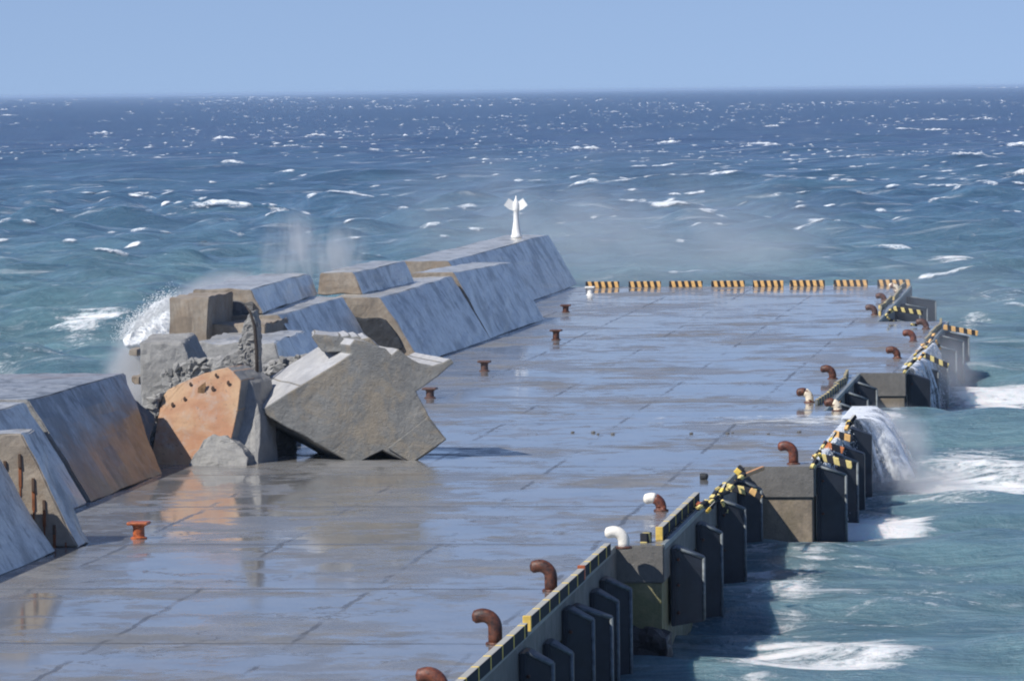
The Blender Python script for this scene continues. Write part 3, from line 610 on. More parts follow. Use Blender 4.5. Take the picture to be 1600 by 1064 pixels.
for a, b, y, m_ in frag_spec:
    y = min(y, at(a[0], max(a[1], b[1]), .12).y)
    pa, pb = P(*a, y), P(*b, y + .3); d = pb - pa; L = max(d.length, .2)
    bm = bmesh.new(); w = random.uniform(.07, .14); add_box(bm, (0, -w / 2, -w / 2), (L, w / 2, w / 2), .02)
    for v in bm.verts: v.co += Vector((random.uniform(-.015, .015), random.uniform(-.02, .02), random.uniform(-.02, .02)))
    q = {'stripe_yellow': 'yellow striped', 'curb_grey': 'grey', 'stripe_orange': 'orange striped', 'black': 'black', 'rust_orange': 'red'}[m_]
    z_ = 'on the set back section' if 1295 <= a[0] <= 1310 and a[1] < 640 else zone(a[0])
    o = bm_obj('kerb_fragment', bm, M[m_], None, loc=pa); o.rotation_euler = d.to_track_quat('X', 'Z').to_euler()
    tag(o, f'broken {q} kerb fragment {z_}', 'kerb fragment', f'broken {q} kerb fragments {z_}')

# ------------------------------------------------------------------ parapet wall
def wall_block(name, corners, mats, label, cat='wall block', group=None, parent=None, end_front=True, bev=.04, cuts=9, rough=.06):
    """corners: near end polygon then far end polygon (same count), real 3D points"""
    n = len(corners) // 2; v = [Vector(c) for c in corners]
    f = [list(range(n))[::-1], list(range(n, 2 * n))] + [(i, (i + 1) % n, n + (i + 1) % n, n + i) for i in range(n)]
    bm = bmesh.new(); vs = [bm.verts.new(p) for p in v]; 
    for q in f: bm.faces.new([vs[i] for i in q])
    bmesh.ops.recalc_face_normals(bm, faces=bm.faces)
    bmesh.ops.bevel(bm, geom=list(bm.edges), offset=bev, segments=2, affect='EDGES')
    bmesh.ops.triangulate(bm, faces=bm.faces)
    bmesh.ops.subdivide_edges(bm, edges=[e for e in bm.edges if e.calc_length() > .5], cuts=cuts, use_grid_fill=True)
    for p in bm.verts:
        q = p.co * 1.3; p.co += Vector((noise.noise(q), noise.noise(q + Vector((7, 0, 0))), noise.noise(q + Vector((0, 9, 0))))) * rough
        q = p.co * 4.7; p.co += Vector((noise.noise(q), noise.noise(q + Vector((7, 0, 0))), noise.noise(q + Vector((0, 9, 0))))) * rough * .25
    bm.normal_update()
    if len(mats) > 1:
        for fc in bm.faces: fc.material_index = 1 if abs(fc.normal.y) > .75 else 0
    o = bm_obj(name, bm, mats, parent)
    if label: tag(o, label, cat, group)
    return o
def seg(y0, y1, xf, h0, h1, label, lean=1.8, w=2.5, mats=None, z0=0, ty0=0, ty1=0, xf1=None, **kw):
    xf1 = xf if xf1 is None else xf1
    a = [(xf, y0, z0), (xf - lean, y0 + ty0, h0), (xf - lean - w, y0 + ty0, h0), (xf - lean - w - .25, y0, z0)]
    b = [(xf1, y1, z0), (xf1 - lean, y1 + ty1, h1), (xf1 - lean - w, y1 + ty1, h1), (xf1 - lean - w - .25, y1, z0)]
    return wall_block('wall_block', a + b, mats or [M['wall'], M['wall_end']], label, 'wall block', 'sloping concrete blocks of the parapet wall', **kw)
seg(100, 132, -28.1, 3.0, 3.0, 'dark shaded wall block cut by the left edge, nearest', 1.8, 4)
o1 = seg(133.4, 134.9, -27.75, 3.03, 3.03, 'thin wall slab with rust streaks on its pale end face', 1.5, 4, mats=[M['wall'], M['wall_end']])
seg(136, 147.7, -30.45, 2.95, 3.0, 'wall block half hidden behind the rust streaked slab', 1.8, 5)
def stained():
    o = seg(148.3, 159.4, -30.45, 3.04, 3.0, 'leaning wall block stained orange brown, beside the orange bollard', 1.85, 6.5, mats=[M['brown_wall'], M['broken']], ty1=3.6)
    return o
stained()
v, f = hull([(-32.4, 159.5, 0), (-31.2, 160.2, .2), (-31.3, 163, 1.6), (-32.6, 162.5, 2.9), (-33.8, 160, 0), (-34, 162.5, 2.6), (-31.4, 161.5, .5)])
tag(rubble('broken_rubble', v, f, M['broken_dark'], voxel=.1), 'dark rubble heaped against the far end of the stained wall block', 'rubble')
seg(223.8, 245.8, -31.0, 2.93, 3.05, 'wall block with a dark hole in its tan end, just past the tipped block', 1.85, 2.1, xf1=-30.7)
seg(246.1, 266.6, -30.75, 3.22, 3.02, 'blue grey sloping wall block joined to the holed one', 1.75, 2.1, xf1=-30.4)
seg(267, 314, -33.75, 3.08, 3.1, 'farthest wall block carrying the white light beacon', 1.8, 2.6)
# torn hole in the end of the holed block: dark broken recess
p = [P(572, 498, 223.7), P(592, 497, 223.7), P(606, 503, 223.7), P(618, 520, 223.7), P(628, 540, 223.7), P(622, 548, 223.7), P(600, 540, 223.7), P(575, 530, 223.7)]
# upper tier pieces
def tier(y0, y1, near, far, zb, label):
    (xa, xb, za) = near; (xc, xd, zc) = far
    a = [(xb, y0, zb), (xb - .42, y0, za), (xa, y0, za), (xa - .1, y0, zb)]; b = [(xd, y1, zb), (xd - .42, y1, zc), (xc, y1, zc), (xc - .1, y1, zb)]
    return wall_block('crest_block', a + b, [M['wall'], M['wall_end']], label, 'wall block', 'crest blocks lying on top of the parapet')
tier(227, 239.8, (-36.05, -34.1, 3.93), (-35.6, -33.55, 4.02), 2.96, 'tan ended crest block on top of the parapet before the farthest blocks')
tier(204, 223.2, (-37.6, -34.75, 4.12), (-38.0, -35.5, 4.06), 3.12, 'long crest block behind a wave burst, dark recess at its near end')
seg(203.4, 220.5, -32.2, 3.08, 3.12, 'sloping wall block below the long crest block, brown at its far end', 1.8, 3.2)
def pillar():
    a = P(263.4, 466.3, 198); b = P(325.7, 465, 198); c = P(323, 530, 198); d = P(264, 528, 198)
    z0 = -3
    aa = [(d.x, 198, z0), (c.x, 198, z0), (b.x, 198, b.z), (a.x, 198, a.z)]
    wall_block('crest_block', aa + [(x, 203.6, z) for x, _, z in aa], [M['wall_end']], 'tan block with a square face at the left, beside the white breaking wave', 'wall block', rough=.08)
    a = P(326, 508, 199); b = P(415, 506, 199)
    aa = [(a.x, 199, .5), (b.x, 199, .5), (b.x, 199, b.z), (a.x, 199, a.z)]
    wall_block('crest_block', aa + [(x, 204.5, z - .02) for x, _, z in aa], [M['wall_end']], 'low tan ledge under the dark recess left of the spike', 'wall block', rough=.12)
pillar()
# rubble face inside the recess, its shade painted in as a dark colour
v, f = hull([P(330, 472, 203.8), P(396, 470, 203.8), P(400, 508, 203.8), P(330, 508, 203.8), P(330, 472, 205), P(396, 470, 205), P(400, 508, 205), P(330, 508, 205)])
tag(rubble('broken_rubble', v, f, M['broken_dark'], voxel=.1, amps=((.5, .6), (.1, .15))), 'broken rubble with painted shade inside the recess of the long crest block', 'rubble')

# holed end: a dark jagged cavity piece built as a rough dark mass set in the end face
def add_chunks(o, pts, y, depth, n, seed=0, rmin=.10, rmax=.30, off=Vector((0, 0, 0))):
    """angular broken pieces lodged in the surface of a rubble mass (same mesh)"""
    rr = random.Random(seed + int(pts[0][0])); bm = bmesh.new(); bm.from_mesh(o.data)
    xs = [p[0] for p in pts]; ys = [p[1] for p in pts]; k = 0
    def inside(px, py):
        c = False
        for i in range(len(pts)):
            (x1, y1), (x2, y2) = pts[i], pts[i - 1]
            if (y1 > py) != (y2 > py) and px < (x2 - x1) * (py - y1) / (y2 - y1) + x1: c = not c
        return c
    while k < n:
        px, py = rr.uniform(min(xs), max(xs)), rr.uniform(min(ys), max(ys))
        if not inside(px, py): continue
        k += 1; c = P(px, py, y + rr.uniform(-.02, .12)) - off; r_ = rr.uniform(rmin, rmax); b2 = bmesh.new()
        ax = Vector((rr.uniform(.5, 1.3), rr.uniform(.4, .8), rr.uniform(.4, 1.1)))
        for _ in range(9):
            d = Vector((rr.gauss(0, 1), rr.gauss(0, 1), rr.gauss(0, 1))).normalized(); b2.verts.new(c + Vector((d.x * ax.x, d.y * ax.y, d.z * ax.z)) * r_)
        bmesh.ops.convex_hull(b2, input=b2.verts); vm = {}
        for f in b2.faces:
            for v in f.verts:
                if v not in vm: vm[v] = bm.verts.new(v.co)
            bm.faces.new([vm[v] for v in f.verts])
        b2.free()
    bmesh.ops.recalc_face_normals(bm, faces=bm.faces); bm.to_mesh(o.data); bm.free()
def jag(pts, y, depth, mat, name, label, cat, voxel=.07, amps=((.12, .4), (.05, .12)), parent=None):
    poly = [P(a, b, y) for a, b in pts]; v, f = prism(poly, (0, depth, 0)); o = rubble(name, v, f, M[mat], parent, voxel, amps)
    if name in ('broken_rubble', 'concrete_spike'):
        w_ = max(p[0] for p in pts) - min(p[0] for p in pts); h_ = max(p[1] for p in pts) - min(p[1] for p in pts); add_chunks(o, pts, y, depth, int(w_ * h_ / 55), 1, .06 if name == 'concrete_spike' else .09, .15 if name == 'concrete_spike' else .28)
    if label: tag(o, label, cat)
    return o
M['cavity'] = plain('cavity_shade', (.035, .04, .05), .8, var=.5, sc=2)  # black colour paints the shade inside the torn hole
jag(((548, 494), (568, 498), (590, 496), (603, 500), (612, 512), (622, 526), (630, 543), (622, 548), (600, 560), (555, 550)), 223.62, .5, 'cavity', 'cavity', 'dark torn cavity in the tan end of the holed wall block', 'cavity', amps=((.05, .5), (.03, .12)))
# lower stub left of the holed block
# pale flat slab piece behind the spike
def slab_piece():
    a = [P(315, 545, 190), P(451, 566, 190), P(447, 527, 190), P(395, 531, 190), P(315, 545, 190) + Vector((-.1, 0, .35))]
    b0 = [(-34.6, 190, .2), (-31.05, 190, .2), (-31.95, 190, 2.62), (-34.9, 190, 2.60)]
    wall_block('wall_block', b0 + [(-34.9, 199, .2), (-31.0, 198.5, .2), (-32.25, 199, 2.66), (-35.3, 199, 2.62)], [M['wall'], M['broken']], 'low wall piece with pale flat top seen behind the concrete spike', 'wall block', rough=.12)
slab_piece()
def grey_lump():
    a = [P(217, 536, 176), P(287, 533, 176), P(298, 568, 176), P(300, 640, 176), P(290, 735, 176), P(226, 735, 176), P(222, 640, 176)]
    b = [P(237, 521, 180), P(304, 520, 180), P(328, 565, 180), P(328, 640, 180), P(315, 720, 180), P(240, 720, 180), P(238, 640, 180)]
    n = 7; v = a + b; f = [list(range(n))[::-1], list(range(n, 2 * n))] + [(i, (i + 1) % n, n + (i + 1) % n, n + i) for i in range(n)]
    tag(rubble('broken_block', v, f, M['broken'], voxel=.09, amps=((.16, .9), (.06, .2))), 'upright grey broken block behind the orange slab, dark on its right side', 'broken block')
grey_lump()
jag(((252, 585), (300, 562), (345, 560), (352, 575), (330, 600), (262, 625)), 174.5, 1.0, 'broken', 'broken_rubble', 'rough grey rubble strip behind the top of the orange slab', 'rubble', amps=((.4, .9), (.16, .24)))
jag(((330, 592), (336, 570), (352, 556), (372, 548), (380, 512), (387, 492), (395, 486), (400, 505), (402, 560), (404, 600), (398, 625), (345, 620)), 168, 1.0, 'broken', 'concrete_spike', 'jagged upright spike of broken concrete in the middle of the wreckage', 'broken concrete', voxel=.05, amps=((.10, .5), (.12, .16)))
bm = bmesh.new(); tube(bm, [P(384, 478, 167.9), P(391, 488, 167.8), P(398, 510, 167.8), P(401, 550, 167.8), P(402, 605, 167.8)], [.02, .04, .055, .06, .06], 8)
tag(bm_obj('bent_rebar', bm, M['dark_hole'], smooth=True), 'dark bent steel bar running down the concrete spike', 'steel bar')
jag(((400, 600), (404, 575), (440, 562), (492, 556), (505, 575), (470, 610), (420, 640)), 172, 1.6, 'broken', 'broken_rubble', 'pale rough rubble between the spike and the tipped block', 'rubble', amps=((.4, .9), (.16, .24)))
jag(((384, 735), (388, 640), (420, 640), (450, 690), (462, 722), (440, 732)), 171, 2.5, 'broken_dark', 'broken_rubble', 'dark rubble in the shadow under the tipped block', 'rubble', amps=((.4, .5), (.15, .15)))  # dark colour of this lump and the next stands for the block's shade
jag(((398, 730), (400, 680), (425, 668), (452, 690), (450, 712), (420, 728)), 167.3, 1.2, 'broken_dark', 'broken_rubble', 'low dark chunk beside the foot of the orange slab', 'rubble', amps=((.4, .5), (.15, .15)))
jag(((200, 546), (216, 546), (216, 556), (200, 556)), 182, 1.5, 'wall_end', 'concrete_stub', 'small tan concrete stub poking out left of the grey block', 'concrete stub', amps=((.1, .4),))
jag(((204, 588), (218, 588), (218, 602), (206, 600)), 182, 1.5, 'wall_end', 'concrete_stub', 'low pale stub poking out between stained wall and grey block', 'concrete stub', amps=((.1, .4),))

# the orange faced slab
def orange_slab():
    root = empty('orange_slab', at(310, 737, 0), 0, 'broken slab with orange face leaning up beside the tipped block', 'broken slab')
    off = root.location
    y0 = 163.3; lean = Vector((0, 1.5, 0))
    def Q(px, py):
        q = P(px, py, y0); t = max(0, q.z) / 3.3; return P(px, py, y0 + 1.5 * t)
    face = [Q(*p) for p in ((236, 737), (237, 712), (246, 655), (252, 622), (262, 608), (300, 590), (330, 580), (355, 574), (364, 580), (376, 594), (371, 640), (361, 696), (340, 730), (300, 737))]
    plate('slab_face', [q - off for q in face], (.35, 1.8, 0), [M['orange'], M['broken']], root, .05, .02, -.4, .02, 'y')
    def part(pts, y, dep, nm, mt, amps=((.18, .9), (.10, .22))):
        poly = [P(a, b, y) - off for a, b in pts]; v, f = prism(poly, (0, dep, 0)); o = rubble(nm, v, f, M[mt], root, .07, amps); add_chunks(o, pts, y, dep, 70, 2, .06, .2, off)
    plate('broken_corner', [P(x_, z_, 162.75 + (738 - z_) * .011) - off for x_, z_ in ((296, 722), (303, 708), (312, 700), (319, 688), (334, 681), (344, 684), (353, 680), (364, 690), (374, 700), (384, 714), (388, 738), (292, 738))], (.1, .9, 0), [M['broken']], root, .12, .07, bevel=.02)
    plate('broken_edge', [P(a, b, 163.6 + (738 - b) * .012) - off for a, b in ((375, 592), (384, 584), (396, 600), (404, 650), (405, 738), (358, 738), (362, 700), (371, 645))], (.3, 1.8, 0), [M['broken']], root, .10, .05, bevel=.02)
    part(((236, 738), (230, 700), (226, 660), (236, 622), (250, 615), (242, 660), (236, 712)), 164.1, 1.2, 'left_flank', 'broken')
    for px, py, r_ in ((270, 632, .055), (289, 623, .05), (298, 600, .045), (333, 607, .06), (338, 586, .045), (357, 598, .055)):
        c = Q(px, py) - off + Vector((0, -.05, 0)); bm = bmesh.new(); lathe(bm, [(r_, 0), (r_ * .9, .03), (r_ * .3, .035)], 9)
        for v_ in bm.verts: v_.co = c + Vector((v_.co.x, -v_.co.z, v_.co.y * 1.5))
        bm_obj('anchor_hole', bm, M['stain_brown'], root)
    c = Q(314, 610) - off + Vector((0, -.03, 0)); bm = bmesh.new(); add = [(-.13, -.2), (-.02, -.25), (.1, -.12), (.17, .1), (.16, .28), (.05, .2), (-.08, .1)]
    v, f = prism([c + Vector((a_, 0, b_)) for a_, b_ in add], (0, -.04, 0)); mesh_obj('worn_patch', v, f, M['patch'], root)
orange_slab()
# small orange piece behind slab top
jag(((372, 580), (387, 576), (386, 590), (380, 596)), 167, .6, 'orange', 'broken_piece', 'small orange chip behind the top corner of the orange slab', 'broken piece', amps=((.08, .3),))

# the big tipped block
def tipped():
    root = empty('tipped_block', at(600, 727, 0), 0, 'huge grey wall block tipped on its corner across the deck', 'tipped block')
    off = root.location; y = 165.2
    pts = [(405, 642), (470, 602), (549, 553), (546, 541), (555, 530), (578, 534), (592, 540), (603, 543), (611, 554), (623, 545), (632, 553), (641, 560), (655, 567), (674, 571), (692, 567), (704, 561), (710, 569), (680, 589), (650, 611), (669, 648), (699, 687), (672, 706), (644, 726), (598, 703), (580, 712), (555, 727), (480, 684)]
    poly = [P(a, b, y) - off for a, b in pts]
    plate('block_body', poly, (-1.65, 3.5, .05), [M['block'], M['block_top_lit']], root, .04, .015)
    # cast step across the front face, the ledge and ribs of the upper end
    poly = [P(a, b, y - .02) - off for a, b in ((606, 700), (668, 652), (697, 687), (671, 704), (644, 723))]; plate('cast_step', poly, (0, -.07, 0), [M['block']], root, .01, .006, bevel=.02)
    poly = [P(a, b, y + 1.0) - off for a, b in ((503, 549), (488, 527), (492, 522), (530, 525), (548, 536), (549, 552))]; plate('end_ledge', poly, (-.35, 2.0, .03), [M['block'], M['block_top_lit']], root, .05, .03, .4)
    for k in range(3):
        poly = [P(a + k * 15, b + k * 2, y + 1.2 - .3 * k) - off for a, b in ((536, 545), (533, 526), (546, 523), (566, 540))]; plate('top_rib', poly, (-.45, 1.9, .06), [M['block'], M['block_top_lit']], root, .04, .02, .3)
tipped()

# rust streaks and bars on the thin slab end
for i, (px, py, l) in enumerate(((7, 735, 30), (30, 735, 52), (51, 772, 50), (68, 802, 42), (84, 838, 36), (102, 860, 10))):
    a = P(px, py - l / 2, 133.33); b = P(px, py + l / 2, 133.33); hh = a.z - b.z
    for nm, w, z0, z1, mt, yy in (('slot', .035, a.z - hh * .42, a.z, 'stain_brown', .035), ('rust_streak', .04, b.z, a.z - hh * .1, 'rust_streak', .045), ('rust_streak', .022, b.z - .25, b.z + .3, 'rust_streak', .05)):
        bm = bmesh.new(); add_box(bm, (a.x - w, 133.34 + yy - .03 * (nm == 'slot') - .01, z0), (a.x + w, 133.46, z1), .008); bm_obj(nm, bm, M[mt], o1)
# ------------------------------------------------------------------ beacon
def beacon():
    b = P(807, 377, 308); b.z = 3.09
    root = empty('light_beacon', b, 0, 'small white light beacon standing on the farthest wall block', 'light beacon')
    bm = bmesh.new(); lathe(bm, [(.34, 0), (.34, .14), (.29, .2), (.25, .5), (.18, 1.0), (.155, 1.6), (.18, 1.66)], 16); bm_obj('column', bm, M['white'], root, smooth=True)
    bm = bmesh.new(); lathe(bm, [(.17, 1.62), (.19, 1.72), (.18, 2.1), (.14, 2.2), (.05, 2.42), (.03, 2.55)], 14); bm_obj('lantern', bm, M['white'], root, smooth=True)
    for s in (-1, 1):
        pts = [Vector((s * .14, -.04, 1.62)), Vector((s * .42, -.12, 1.74)), Vector((s * .72, -.2, 1.98)), Vector((s * .44, -.12, 2.40)), Vector((s * .14, -.04, 2.2))]
        if s < 0: pts = pts[::-1]
        v, f = prism(pts, (0, .05, 0)); mesh_obj('day_mark_panel', v, f, M['white'], root)
beacon()

# ------------------------------------------------------------------ small debris on the deck
o = rubble('debris_chunk', *hull([at(1100, 749) + Vector((x * .12, y * .12, z)) for x in (-1, 1) for y in (-1, 1) for z in (0, .18)]), M['black'], voxel=.03, amps=((.05, .1),)); tag(o, 'small dark chunk lying alone on the wet deck', 'debris')
bm = bmesh.new(); rr = random.Random(5)
for px in range(800, 1300, 7):
    if rr.random() < .84: continue
    q = at(px + rr.random() * 5, 675.8 + rr.random() * 3); s = rr.uniform(.015, .06)
    bmesh.ops.create_icosphere(bm, subdivisions=1, radius=s, matrix=Matrix.Translation(q + Vector((0, 0, s * .5))) @ Matrix.Diagonal((1.6, 1, .8, 1)))
tag(bm_obj('gravel_bits', bm, M['broken_dark']), 'line of small dark rubble bits along a deck joint', 'rubble bits', kind='stuff')

# ------------------------------------------------------------------ spray and falling water
def droplets(name, pts, sizes, label, elong=1.0, mat='foam', vel=None):
    n = len(pts); base = np.array([(1, 0, 0), (-1, 0, 0), (0, 1, 0), (0, -1, 0), (0, 0, 1), (0, 0, -1)], np.float32)
    fb = np.array([(0, 2, 4), (2, 1, 4), (1, 3, 4), (3, 0, 4), (2, 0, 5), (1, 2, 5), (3, 1, 5), (0, 3, 5)], np.int32)
    s = np.asarray(sizes, np.float32)[:, None, None]; el = np.array([1, 1, elong], np.float32)
    off = base[None] * s * el
    if vel is not None:
        v = np.asarray(vel, np.float32); v = v / np.linalg.norm(v, axis=1, keepdims=True); z = base[None, :, 2:3] * s * elong
        off = base[None] * s * np.array([1, 1, 0], np.float32) + z * v[:, None, :]
    V = (np.asarray(pts, np.float32)[:, None, :] + off).reshape(-1, 3); Fa = (np.arange(n, dtype=np.int32)[:, None, None] * 6 + fb[None]).reshape(-1, 3)
    me = bpy.data.meshes.new(name); me.vertices.add(len(V)); me.vertices.foreach_set('co', V.ravel()); me.loops.add(Fa.size); me.loops.foreach_set('vertex_index', Fa.ravel())
    me.polygons.add(len(Fa)); me.polygons.foreach_set('loop_start', np.arange(0, Fa.size, 3, dtype=np.int32)); me.update(calc_edges=True)
    o = fin(name, me, M[mat], smooth=True); tag(o, label, 'spray', kind='stuff'); return o
def fall(k, ya, yb, n, vmax, label, seed, size=.02, start_jit=.1, mask=None, tmax=.75):
    r = np.random.default_rng(seed); t = r.random(n) ** .7 * tmax; y = ya + (yb - ya) * r.random(n)
    cl = np.array([noise.noise(Vector((q * 1.1, seed, 0))) for q in y]); keep = cl > -.25 + .4 * (r.random(n) - .5); 
    v = vmax * (.25 + .75 * r.random(n) ** 1.3) * (.6 + .8 * np.clip(cl + .5, 0, 1)); x0 = np.array([edge_x(k, q) for q in y])
    x = x0 + v * t + r.normal(0, .03, n); z = .05 - 4.9 * t * t + r.normal(0, .04, n) + .3 * v * t * .3; y2 = y + r.normal(0, .1, n) + .4 * t
    keep &= z > -2.6
    vel = np.stack([v, .3 + 0 * v, -9.8 * t - .2], 1)
    droplets('falling_water', np.stack([x, y2, z], 1)[keep], (size * (.5 + r.random(n)))[keep], label, 3.2, vel=vel[keep])
def vol_mat(name, dens, nscale, lo, hi, stretch=(1, 1, 1), col=(.95, .97, 1), rot=(0, 0, 0), top=None, aniso=.3, fall_=None):
    m = bpy.data.materials.new(name); m.use_nodes = True; t = m.node_tree; t.nodes.clear()
    h = NT.__new__(NT); h.m = m; h.t = t; out = t.nodes.new('ShaderNodeOutputMaterial'); pv = t.nodes.new('ShaderNodeVolumeScatter'); pv.inputs['Color'].default_value = (*col, 1); pv.inputs['Anisotropy'].default_value = aniso
    c = h.coord(stretch, world=True, rot=rot); n = h.noise(c, nscale, 5, .6, .4); d = h.math('MULTIPLY', h.ramp(n, lo, hi), dens)
    if fall_ is not None:      # ellipsoidal fade to nothing at the edge of the object's own box (local -1..1)
        tc = t.nodes.new('ShaderNodeTexCoord'); ln = h.n('VectorMath', operation='LENGTH'); h.l(tc.outputs['Object'], ln.inputs[0]); d = h.math('MULTIPLY', d, h.ramp(ln.outputs['Value'], fall_, 1.0, 1.0, 0.0))
    h.l(d, pv.inputs['Density']); h.l(pv.outputs[0], out.inputs['Volume']); return m
def puff(name, c, half, mat, label, rot=(0, 0, 0)):
    bm = bmesh.new(); bmesh.ops.create_icosphere(bm, subdivisions=3, radius=1.0); o = bm_obj(name, bm, mat, loc=c); o.scale = half; o.rotation_euler = rot; tag(o, label, 'spray', kind='stuff'); return o
M['sheet'] = None
def sheet_mat():
    m = NT('pouring_water'); uv = m.n('UVMap'); mp = m.n('Mapping'); mp.inputs['Scale'].default_value = (3.2, .55, 1); m.l(uv.outputs[0], mp.inputs['Vector'])
    n1 = m.math('ADD', m.math('MULTIPLY', m.noise(mp.outputs[0], 1.2, 7, .7, .3), .6), m.math('MULTIPLY', m.noise(m.coord(world=True), 2.6, 6, .75, .6), .4)); sx = m.n('SeparateXYZ'); m.l(uv.outputs[0], sx.inputs[0])
    thr = m.ramp(sx.outputs[1], 0, 1.0, .41, .52); a = m.ramp(m.math('SUBTRACT', n1, thr), -.03, .09, 0.0, .85)
    m.col((.84, .88, .93)); m.rough(.6); m.l(a, m.b.inputs['Alpha']); m.b.inputs['Transmission Weight'].default_value = 0.0; return m.m
M['sheet'] = sheet_mat()
def sheet(k, ya, yb, v, seed, dz=0.0):
    ny_, nt = 60, 28; V = []; UV = []; Fc = []
    for i in range(ny_ + 1):
        y = ya + (yb - ya) * i / ny_; vv = v * (.75 + .9 * noise.noise(Vector((y * .9, seed, 0))) + .35 * noise.noise(Vector((y * 3.1, seed, 5)))) ; x0 = edge_x(k, y) - .3
        for j in range(nt + 1):
            t = j / nt * .78; tt = max(0, t - .06)
            V.append((x0 + (vv + .8) * min(t, .06) * 5 + vv * tt + .08 * noise.noise(Vector((y * 2, t * 6, seed))), y + .4 * t + .1 * noise.noise(Vector((y * 2, t * 6, seed + 9))), max(.10 + dz - 4.6 * tt * tt + .35 * vv * tt * .3, -2.75))); UV.append((y + seed * 3, t / .78))
    for i in range(ny_):
        for j in range(nt):
            a = i * (nt + 1) + j; Fc.append((a, a + 1, a + nt + 2, a + nt + 1))
    o = mesh_obj('falling_water', V, Fc, M['sheet'], smooth=True); uvl = o.data.uv_layers.new(name='UVMap')
    for lp in o.data.loops: uvl.data[lp.index].uv = UV[lp.vertex_index]
    tag(o, 'veil of seawater pouring off the quay edge', 'falling water', kind='stuff')
for v_, sd_, dz_ in ((2.0, 1, .06), (1.6, 2, .04), (1.2, 3, .02), (.7, 4, .0), (1.8, 6, .03)): sheet('C', 183.0, 190.2, v_, sd_, dz_)
sheet('C', 165, 183, .35, 7, -.08)
sheet('E', 217, 238, 1.0, 11, 0); sheet('E', 219, 232, .5, 12, 0)
fall('C', 183.5, 190.3, 60000, 2.2, 'white drops of seawater pouring off the third section edge', 3, .013)
fall('C', 164.5, 183, 5000, .8, 'thin streams of water running off the third section edge', 5, .010)
fall('E', 217, 240, 9000, 1.3, 'hazy water streaming off the far section between fenders', 8, .012)
VW = vol_mat('falling_spray', 1.1, .9, .36, .66, (1, 1, .35), fall_=.0)
puff('spray_cloud', (-8.7, 187.5, -1.2), (1.9, 4.2, 1.9), VW, 'white mist round the pouring water')
puff('spray_cloud', (-7.6, 183, -2.1), (2.6, 4.5, .9), VW, 'white mist low on the water beneath the fall')
VE = vol_mat('light_spray', .16, .5, .36, .68, (1, 1, .5), fall_=.0)
puff('spray_cloud', (-8.6, 234, -1.0), (2.4, 16, 2.4), VE, 'thin mist over the far fenders')
VL = vol_mat('breaker_spray', 2.0, .55, .34, .6, fall_=.2)
puff('spray_cloud', (P(238, 510, 214).x, 216, -.6), (3.0, 5, 3.4), VL, 'dense white burst of a breaking wave left of the tan block')
puff('spray_cloud', (P(215, 525, 212).x, 212, -1.6), (2.4, 4, 2.2), VL, 'low skirt of the breaking wave at the left')
puff('spray_cloud', (-39.5, 222, 1.6), (2.6, 12, 2.9), VL, 'white spray rising behind the long crest block')
VJ = vol_mat('spray_jet', .75, .7, .46, .64, (1.3, .8, .35), fall_=.0, rot=(0, R(25), 0))
puff('spray_cloud', (P(445, 405, 228).x, 230, 4.6), (1.7, 5, 2.6), VJ, 'thin jet of spray blown up above the long crest block', (0, R(12), 0))
puff('spray_cloud', (P(515, 410, 232).x, 234, 4.4), (1.5, 5, 2.2), VJ, 'second faint jet of spray above the crest gap', (0, R(20), 0))
VM = vol_mat('blown_mist', .055, .11, .36, .66, (1, .6, 1.3), fall_=.0, rot=(0, R(30), 0))
puff('spray_cloud', (P(900, 330, 350).x, 352, 2.5), (20, 22, 7.5), VM, 'wide veil of blown mist beyond the pier end')
puff('spray_cloud', (P(1150, 370, 340).x, 345, 2.0), (12, 16, 5.5), VM, 'patch of blown mist over the sea behind the striped kerbs')
VF = vol_mat('edge_mist', .010, .2, .2, .6, fall_=.0)
puff('spray_cloud', (-11.0, 288, .0), (9, 34, 3.6), VF, 'thin mist over the last section and its fenders')
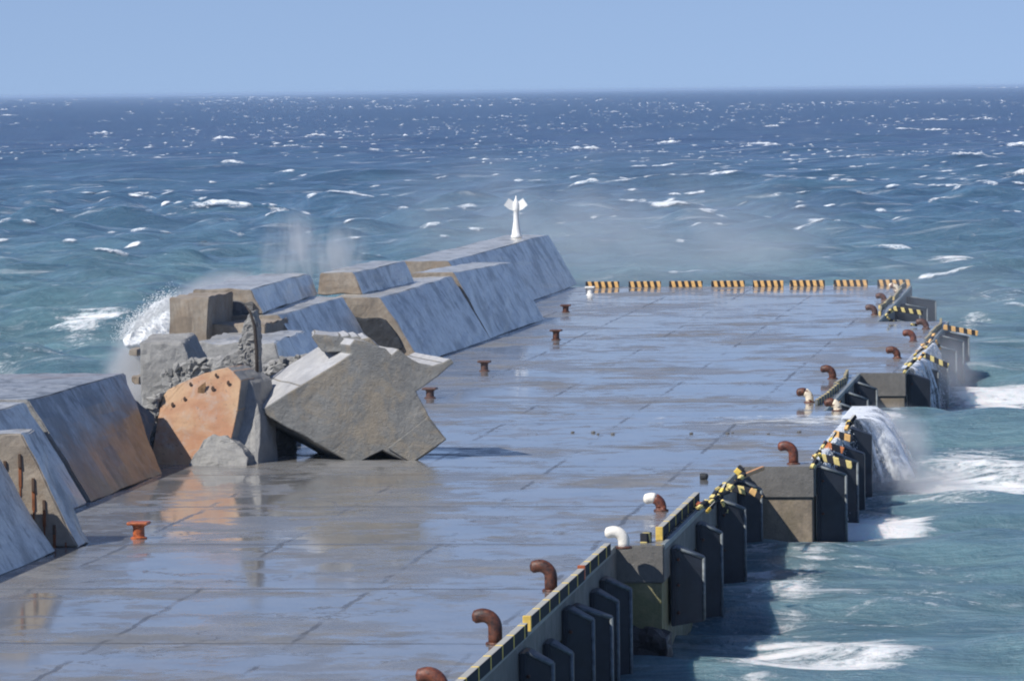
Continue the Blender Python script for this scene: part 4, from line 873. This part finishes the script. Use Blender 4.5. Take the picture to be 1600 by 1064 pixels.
# churned foam mound of the breaker
v, f = hull([P(194, 528, 214), P(210, 505, 214), P(232, 482, 215), P(264, 466, 216), P(268, 540, 214), P(196, 540, 213)] + [P(196, 528, 214) + Vector((0, 4, -.6)), P(240, 484, 215) + Vector((0, 4, -.4)), P(264, 474, 216) + Vector((0, 4, 0)), P(266, 560, 214) + Vector((0, 4, -1)), P(190, 545, 214) + Vector((0, 4, -1))])
tag(rubble('breaking_wave', v, f, M['foam'], voxel=.08, amps=((.5, 1.1), (.15, .35)), smooth=True, facet=0), 'white foaming wave bursting against the left side of the pier', 'breaking wave')
r = np.random.default_rng(21); n = 6000
u = r.random(n); px = 196 + 74 * u; topz = np.array([P(a, 528 - 54 * (b ** .9), 214).z for a, b in zip(px, u)])
pts = np.stack([np.array([P(a, 500, 214).x for a in px]), 214 + r.normal(0, 1.5, n), topz + np.abs(r.normal(0, .35, n)) - .1], 1)
droplets('spray_drops', pts, .01 + .02 * r.random(n) ** 2, 'white drops thrown up by the breaking wave at the left')
# foam wash sliding over the deck on the third section
def wash():
    V = []; Fc = []; r = random.Random(4)
    x0, x1, y0, y1 = -17.2, -10.0, 181.0, 188.0; nx, ny = 150, 110
    DN = []
    for j in range(ny + 1):
        for i in range(nx + 1):
            x = x0 + (x1 - x0) * i / nx; y = y0 + (y1 - y0) * j / ny; e = min(i / nx * 2.2, 1) * min((ny - j) / ny * 4, 1) * min(j / ny * 5, 1)
            V.append((x, y, .015 + .07 * e * (noise.fractal(Vector((x * 1.1, y * .7, 0)), 1.0, 2.0, 5) * .5 + .5))); DN.append(e * (.15 + .55 * i / nx))
    for j in range(ny):
        for i in range(nx):
            a = j * (nx + 1) + i; Fc.append((a, a + 1, a + nx + 2, a + nx + 1))
    o = mesh_obj('foam_wash', V, Fc, M['crest'], smooth=True); o.data.attributes.new('dens', 'FLOAT', 'POINT').data.foreach_set('value', np.array(DN, np.float32)); tag(o, 'white foam washing over the deck before the pouring edge', 'foam', kind='stuff')
wash()

# ------------------------------------------------------------------ haze
def haze():
    m = bpy.data.materials.new('sea_air'); m.use_nodes = True; t = m.node_tree; t.nodes.clear(); out = t.nodes.new('ShaderNodeOutputMaterial'); pv = t.nodes.new('ShaderNodeVolumePrincipled')
    pv.inputs['Color'].default_value = (.60, .78, 1, 1); pv.inputs['Density'].default_value = .00005; pv.inputs['Anisotropy'].default_value = .1; t.links.new(pv.outputs[0], out.inputs['Volume'])
    tag(box('haze', (-75000, -400, -12), (75000, 75000, 14), m), 'thin salty haze over the sea', 'haze', kind='stuff')
haze()
